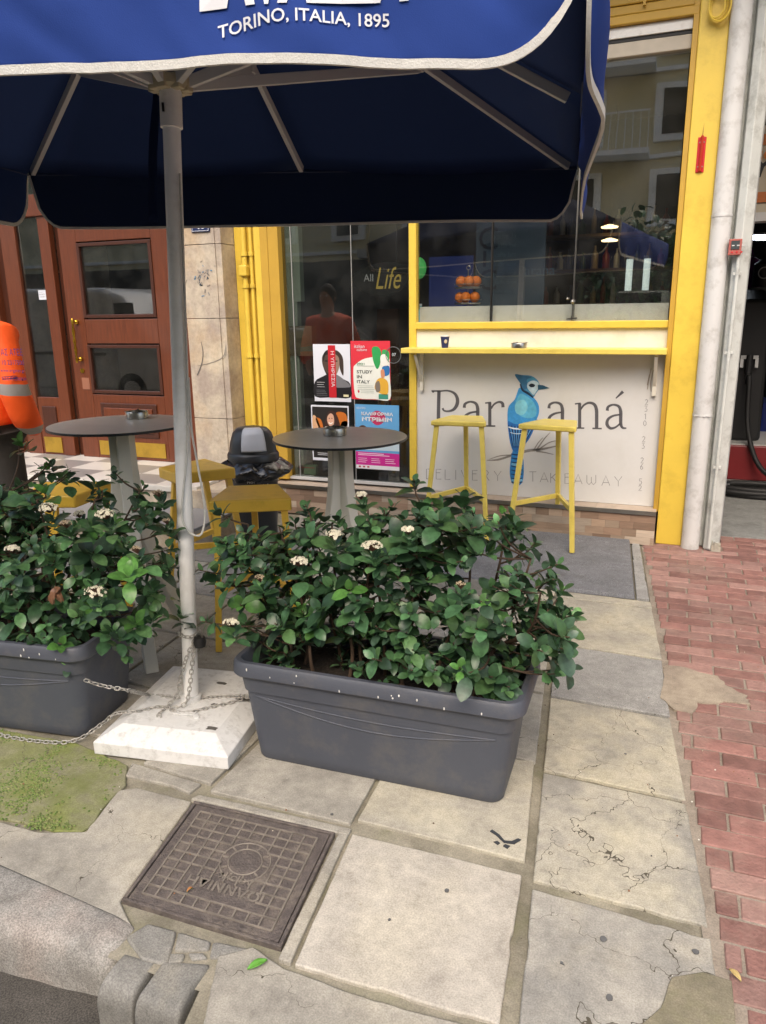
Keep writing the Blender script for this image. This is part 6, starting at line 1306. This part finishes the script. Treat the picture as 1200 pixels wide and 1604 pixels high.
jk = skin('jacket', [(0, 0, .90), (0, .0, 1.0), (0, 0, 1.18), (0, 0, 1.34), (0, .0, 1.45), (0, .015, 1.525), (-.2, 0, 1.42), (-.29, -.03, 1.17), (-.24, .1, 1.0), (.2, 0, 1.42), (.28, -.05, 1.17), (.29, .0, .99), (.2, .14, .92)],
          [(0, 1), (1, 2), (2, 3), (3, 4), (4, 5), (4, 6), (6, 7), (7, 8), (4, 9), (9, 10), (10, 11), (11, 12)], [(.205, .15), (.215, .165), (.215, .16), (.215, .15), (.13, .11), (.07, .075), .085, .075, .07, .085, .078, .078, .05], JK, pe)
dg = bpy.context.evaluated_depsgraph_get(); bvh = BVHTree.FromObject(jk, dg)
INKP = mat('back_print', '43307a', .6)
def onback(x, z):
    r = bvh.ray_cast(Vector((x, -1, z)), Vector((0, 1, 0))); y = r[0].y if r[0] else -.15; return PO+Vector((x, y-.009, z))
def sub_text(s, x0, z0, w, h):
    text(s, lambda u, v: onback(x0+u, z0+v), w, pe, INKP, height=h, off=0)
xr_ = FP(37, 528, 2.8).x-PO.x
for s_, z_, w_, h_ in (('ΑΣ ΑΤΕΕ', 1.33, .14, .032), ('10 2317500', 1.285, .14, .022), ('www.ergates.gr', 1.245, .16, .018), ('ΘΕΣΣΑΛΟΝΙΚΗ', 1.21, .17, .016)): sub_text(s_, xr_-w_-.01, z_, w_, h_)

# ============================================================ THE STREET BEHIND (seen in the glass)
ob = thing('opposite_building', 'cream apartment block across the street, reflected in the cafe windows', 'building', (0, -13, 0)); OBW = mat('olive_cream', rgb(222, 210, 172), .8, var=.08); WF = mat('frame_white', rgb(244, 242, 236), .6); WG = mat('dark_window', '1e2426', .2)
MB().box(-24, 24, -18, -13, -.2, 9.6).build('wall', OBW, ob); MB().box(-24, 24, -13.0, -12.96, -.13, 3.2).build('ground_floor', mat('shop_dark', '3a3733', .5), ob)
for fl in range(3):
    z = 3.9+fl*2.1
    MB().box(-24, 24, -13.06, -12.90, z-.5, z-.4).build('cornice', WF, ob)
    for k in range(15):
        x = -17.3+k*2.4; wn = MB(); wn.box(x-.55, x+.55, -13.0, -12.84, z-.12, z+1.3); f = wn.build('window', WF, ob); MB().box(x-.36, x+.36, -12.84, -12.82, z+.04, z+1.16).build('pane', WG, f)
    for k in ((1, 4, 7, 9) if fl else ()):
        x = -17.6+k*3.8; b = MB().box(x-1.3, x+1.3, -12.99, -12.0, z-.5, z-.38)
        for q in range(14): b.box(x-1.28+q*.195, x-1.26+q*.195, -12.03, -12.0, z-.38, z+.5)
        b.box(x-1.3, x+1.3, -12.04, -11.99, z+.5, z+.54).build('balcony', WF, ob)
cn = MB().box(-9, 3, -13.0, -11.0, 3.1, 3.35); cn.build('shop_canopy', mat('canopy_white', 'c4c4c0', .6), ob)
for k, (x, z0) in enumerate(((3.2, 1.9), (6.2, 1.7), (-1, 1.8), (9.5, 1.9))):
    tr_ = thing('street_tree', 'leafy street tree across the road, seen mirrored in the glass', 'tree', (x, -7.5, 0), 'street trees across the road'); MB().tube(cr([(x, -7.5, -.14), (x+.1, -7.5, 1.2), (x, -7.4, z0)], 5), .09, 8).build('trunk', BARK, tr_, smooth='all'); b = MB(); random.seed(k)
    for _ in range(900):
        d = Vector([random.gauss(0, 1) for _ in range(3)]).normalized()*random.uniform(.4, 1.25); p = Vector((x, -7.5, z0+.6))+d; leaf(b, p, Vector([random.uniform(-1, 1) for _ in range(3)]), Vector((0, 0, 1)), .22, .12, tone(1.1), .3)
    b.build('crown', LEAF, tr_, fix=False)
# white van and dark car parked across the road
def vehicle(name, label, x0, y0, L, W_, m, prof, wx, wr):
    t = thing(name, label, name.split('_')[-1], (x0+L/2, y0+W_/2, -.13)); z0 = -.13
    b = MB(); n = len(prof); sec = [(0, .06), (.08, 0), (W_-.08, 0), (W_, .06)]; vs = []
    for y, ins in sec: vs += [(x0+px*L+(ins if px < .5 else -ins), y0+y, z0+pz-(ins if pz > 1 else 0)) for px, pz in prof]
    fs = [tuple(range(n)), tuple(range(4*n-1, 3*n-1, -1))]+[(r*n+i, (r+1)*n+i, (r+1)*n+(i+1) % n, r*n+(i+1) % n) for r in range(3) for i in range(n)]
    b.add(vs, fs).build('body', m, t, smooth=True, bevel=.03)
    for sx in wx:
        for yy in (y0-.01, y0+W_-.19):
            wh = MB().tube([(x0+sx*L, yy, z0+wr), (x0+sx*L, yy+.2, z0+wr)], wr, 28); w_o = wh.build('wheel', BLKR, t, smooth=True); MB().tube([(x0+sx*L, yy-.005, z0+wr), (x0+sx*L, yy+.205, z0+wr)], wr*.58, 20).build('rim', ALU, w_o, smooth=True)
    return t
v1 = vehicle('white_van', 'white delivery van parked on the road, reflected in the wooden door glass', -13.2, -2.6, 4.9, 1.9, mat('van_white', 'c9cbcc', .3, var=.03, coat=.5), [(0, .35), (1, .35), (1, 1.0), (.93, 1.15), (.80, 2.0), (.72, 2.15), (.02, 2.2), (0, 2.0)], (.18, .82), .33)
MB().box(-9.4, -9.0, -.699, -.68, 1.1, 1.75).build('side_window', WG, v1); MB().box(-12.9, -9.7, -.699, -.685, .85, .9).build('side_rail', BLK, v1); MB().box(-8.45, -8.25, -2.3, -1.0, .35, .55).build('bumper', BLK, v1)
v2 = vehicle('dark_car', 'dark hatchback parked on the road behind the white van', -7.6, -2.5, 4.0, 1.7, mat('car_dark', '202428', .25, var=.03, coat=.8), [(0, .3), (1, .3), (1, .75), (.9, .9), (.72, .98), (.58, 1.42), (.18, 1.45), (.02, .95)], (.19, .81), .31)
MB().box(-6.7, -5.35, -.802, -.785, .82, 1.15).build('side_window', WG, v2)
for k, (x, y) in enumerate(((-7.9, .1), (-7.55, .2))):
    tc_ = thing('traffic_cone', 'red and white traffic cone at the kerb, %s one' % ('left' if k else 'right'), 'traffic cone', (x, y, -.13), 'traffic cones by the parked van'); MB().lathe([(.13, .03), (.02, .55), (.015, .56)], (x, y, -.13), 20).build('cone', mat('cone_red', 'b52a1c', .5), tc_, smooth=True); MB().lathe([(.102, .15), (.075, .27)], (x, y, -.13), 20, cap=False).build('white_band', WTX, tc_, smooth=True); MB().box(x-.17, x+.17, y-.17, y+.17, -.13, -.1).build('foot', BLKR, tc_)
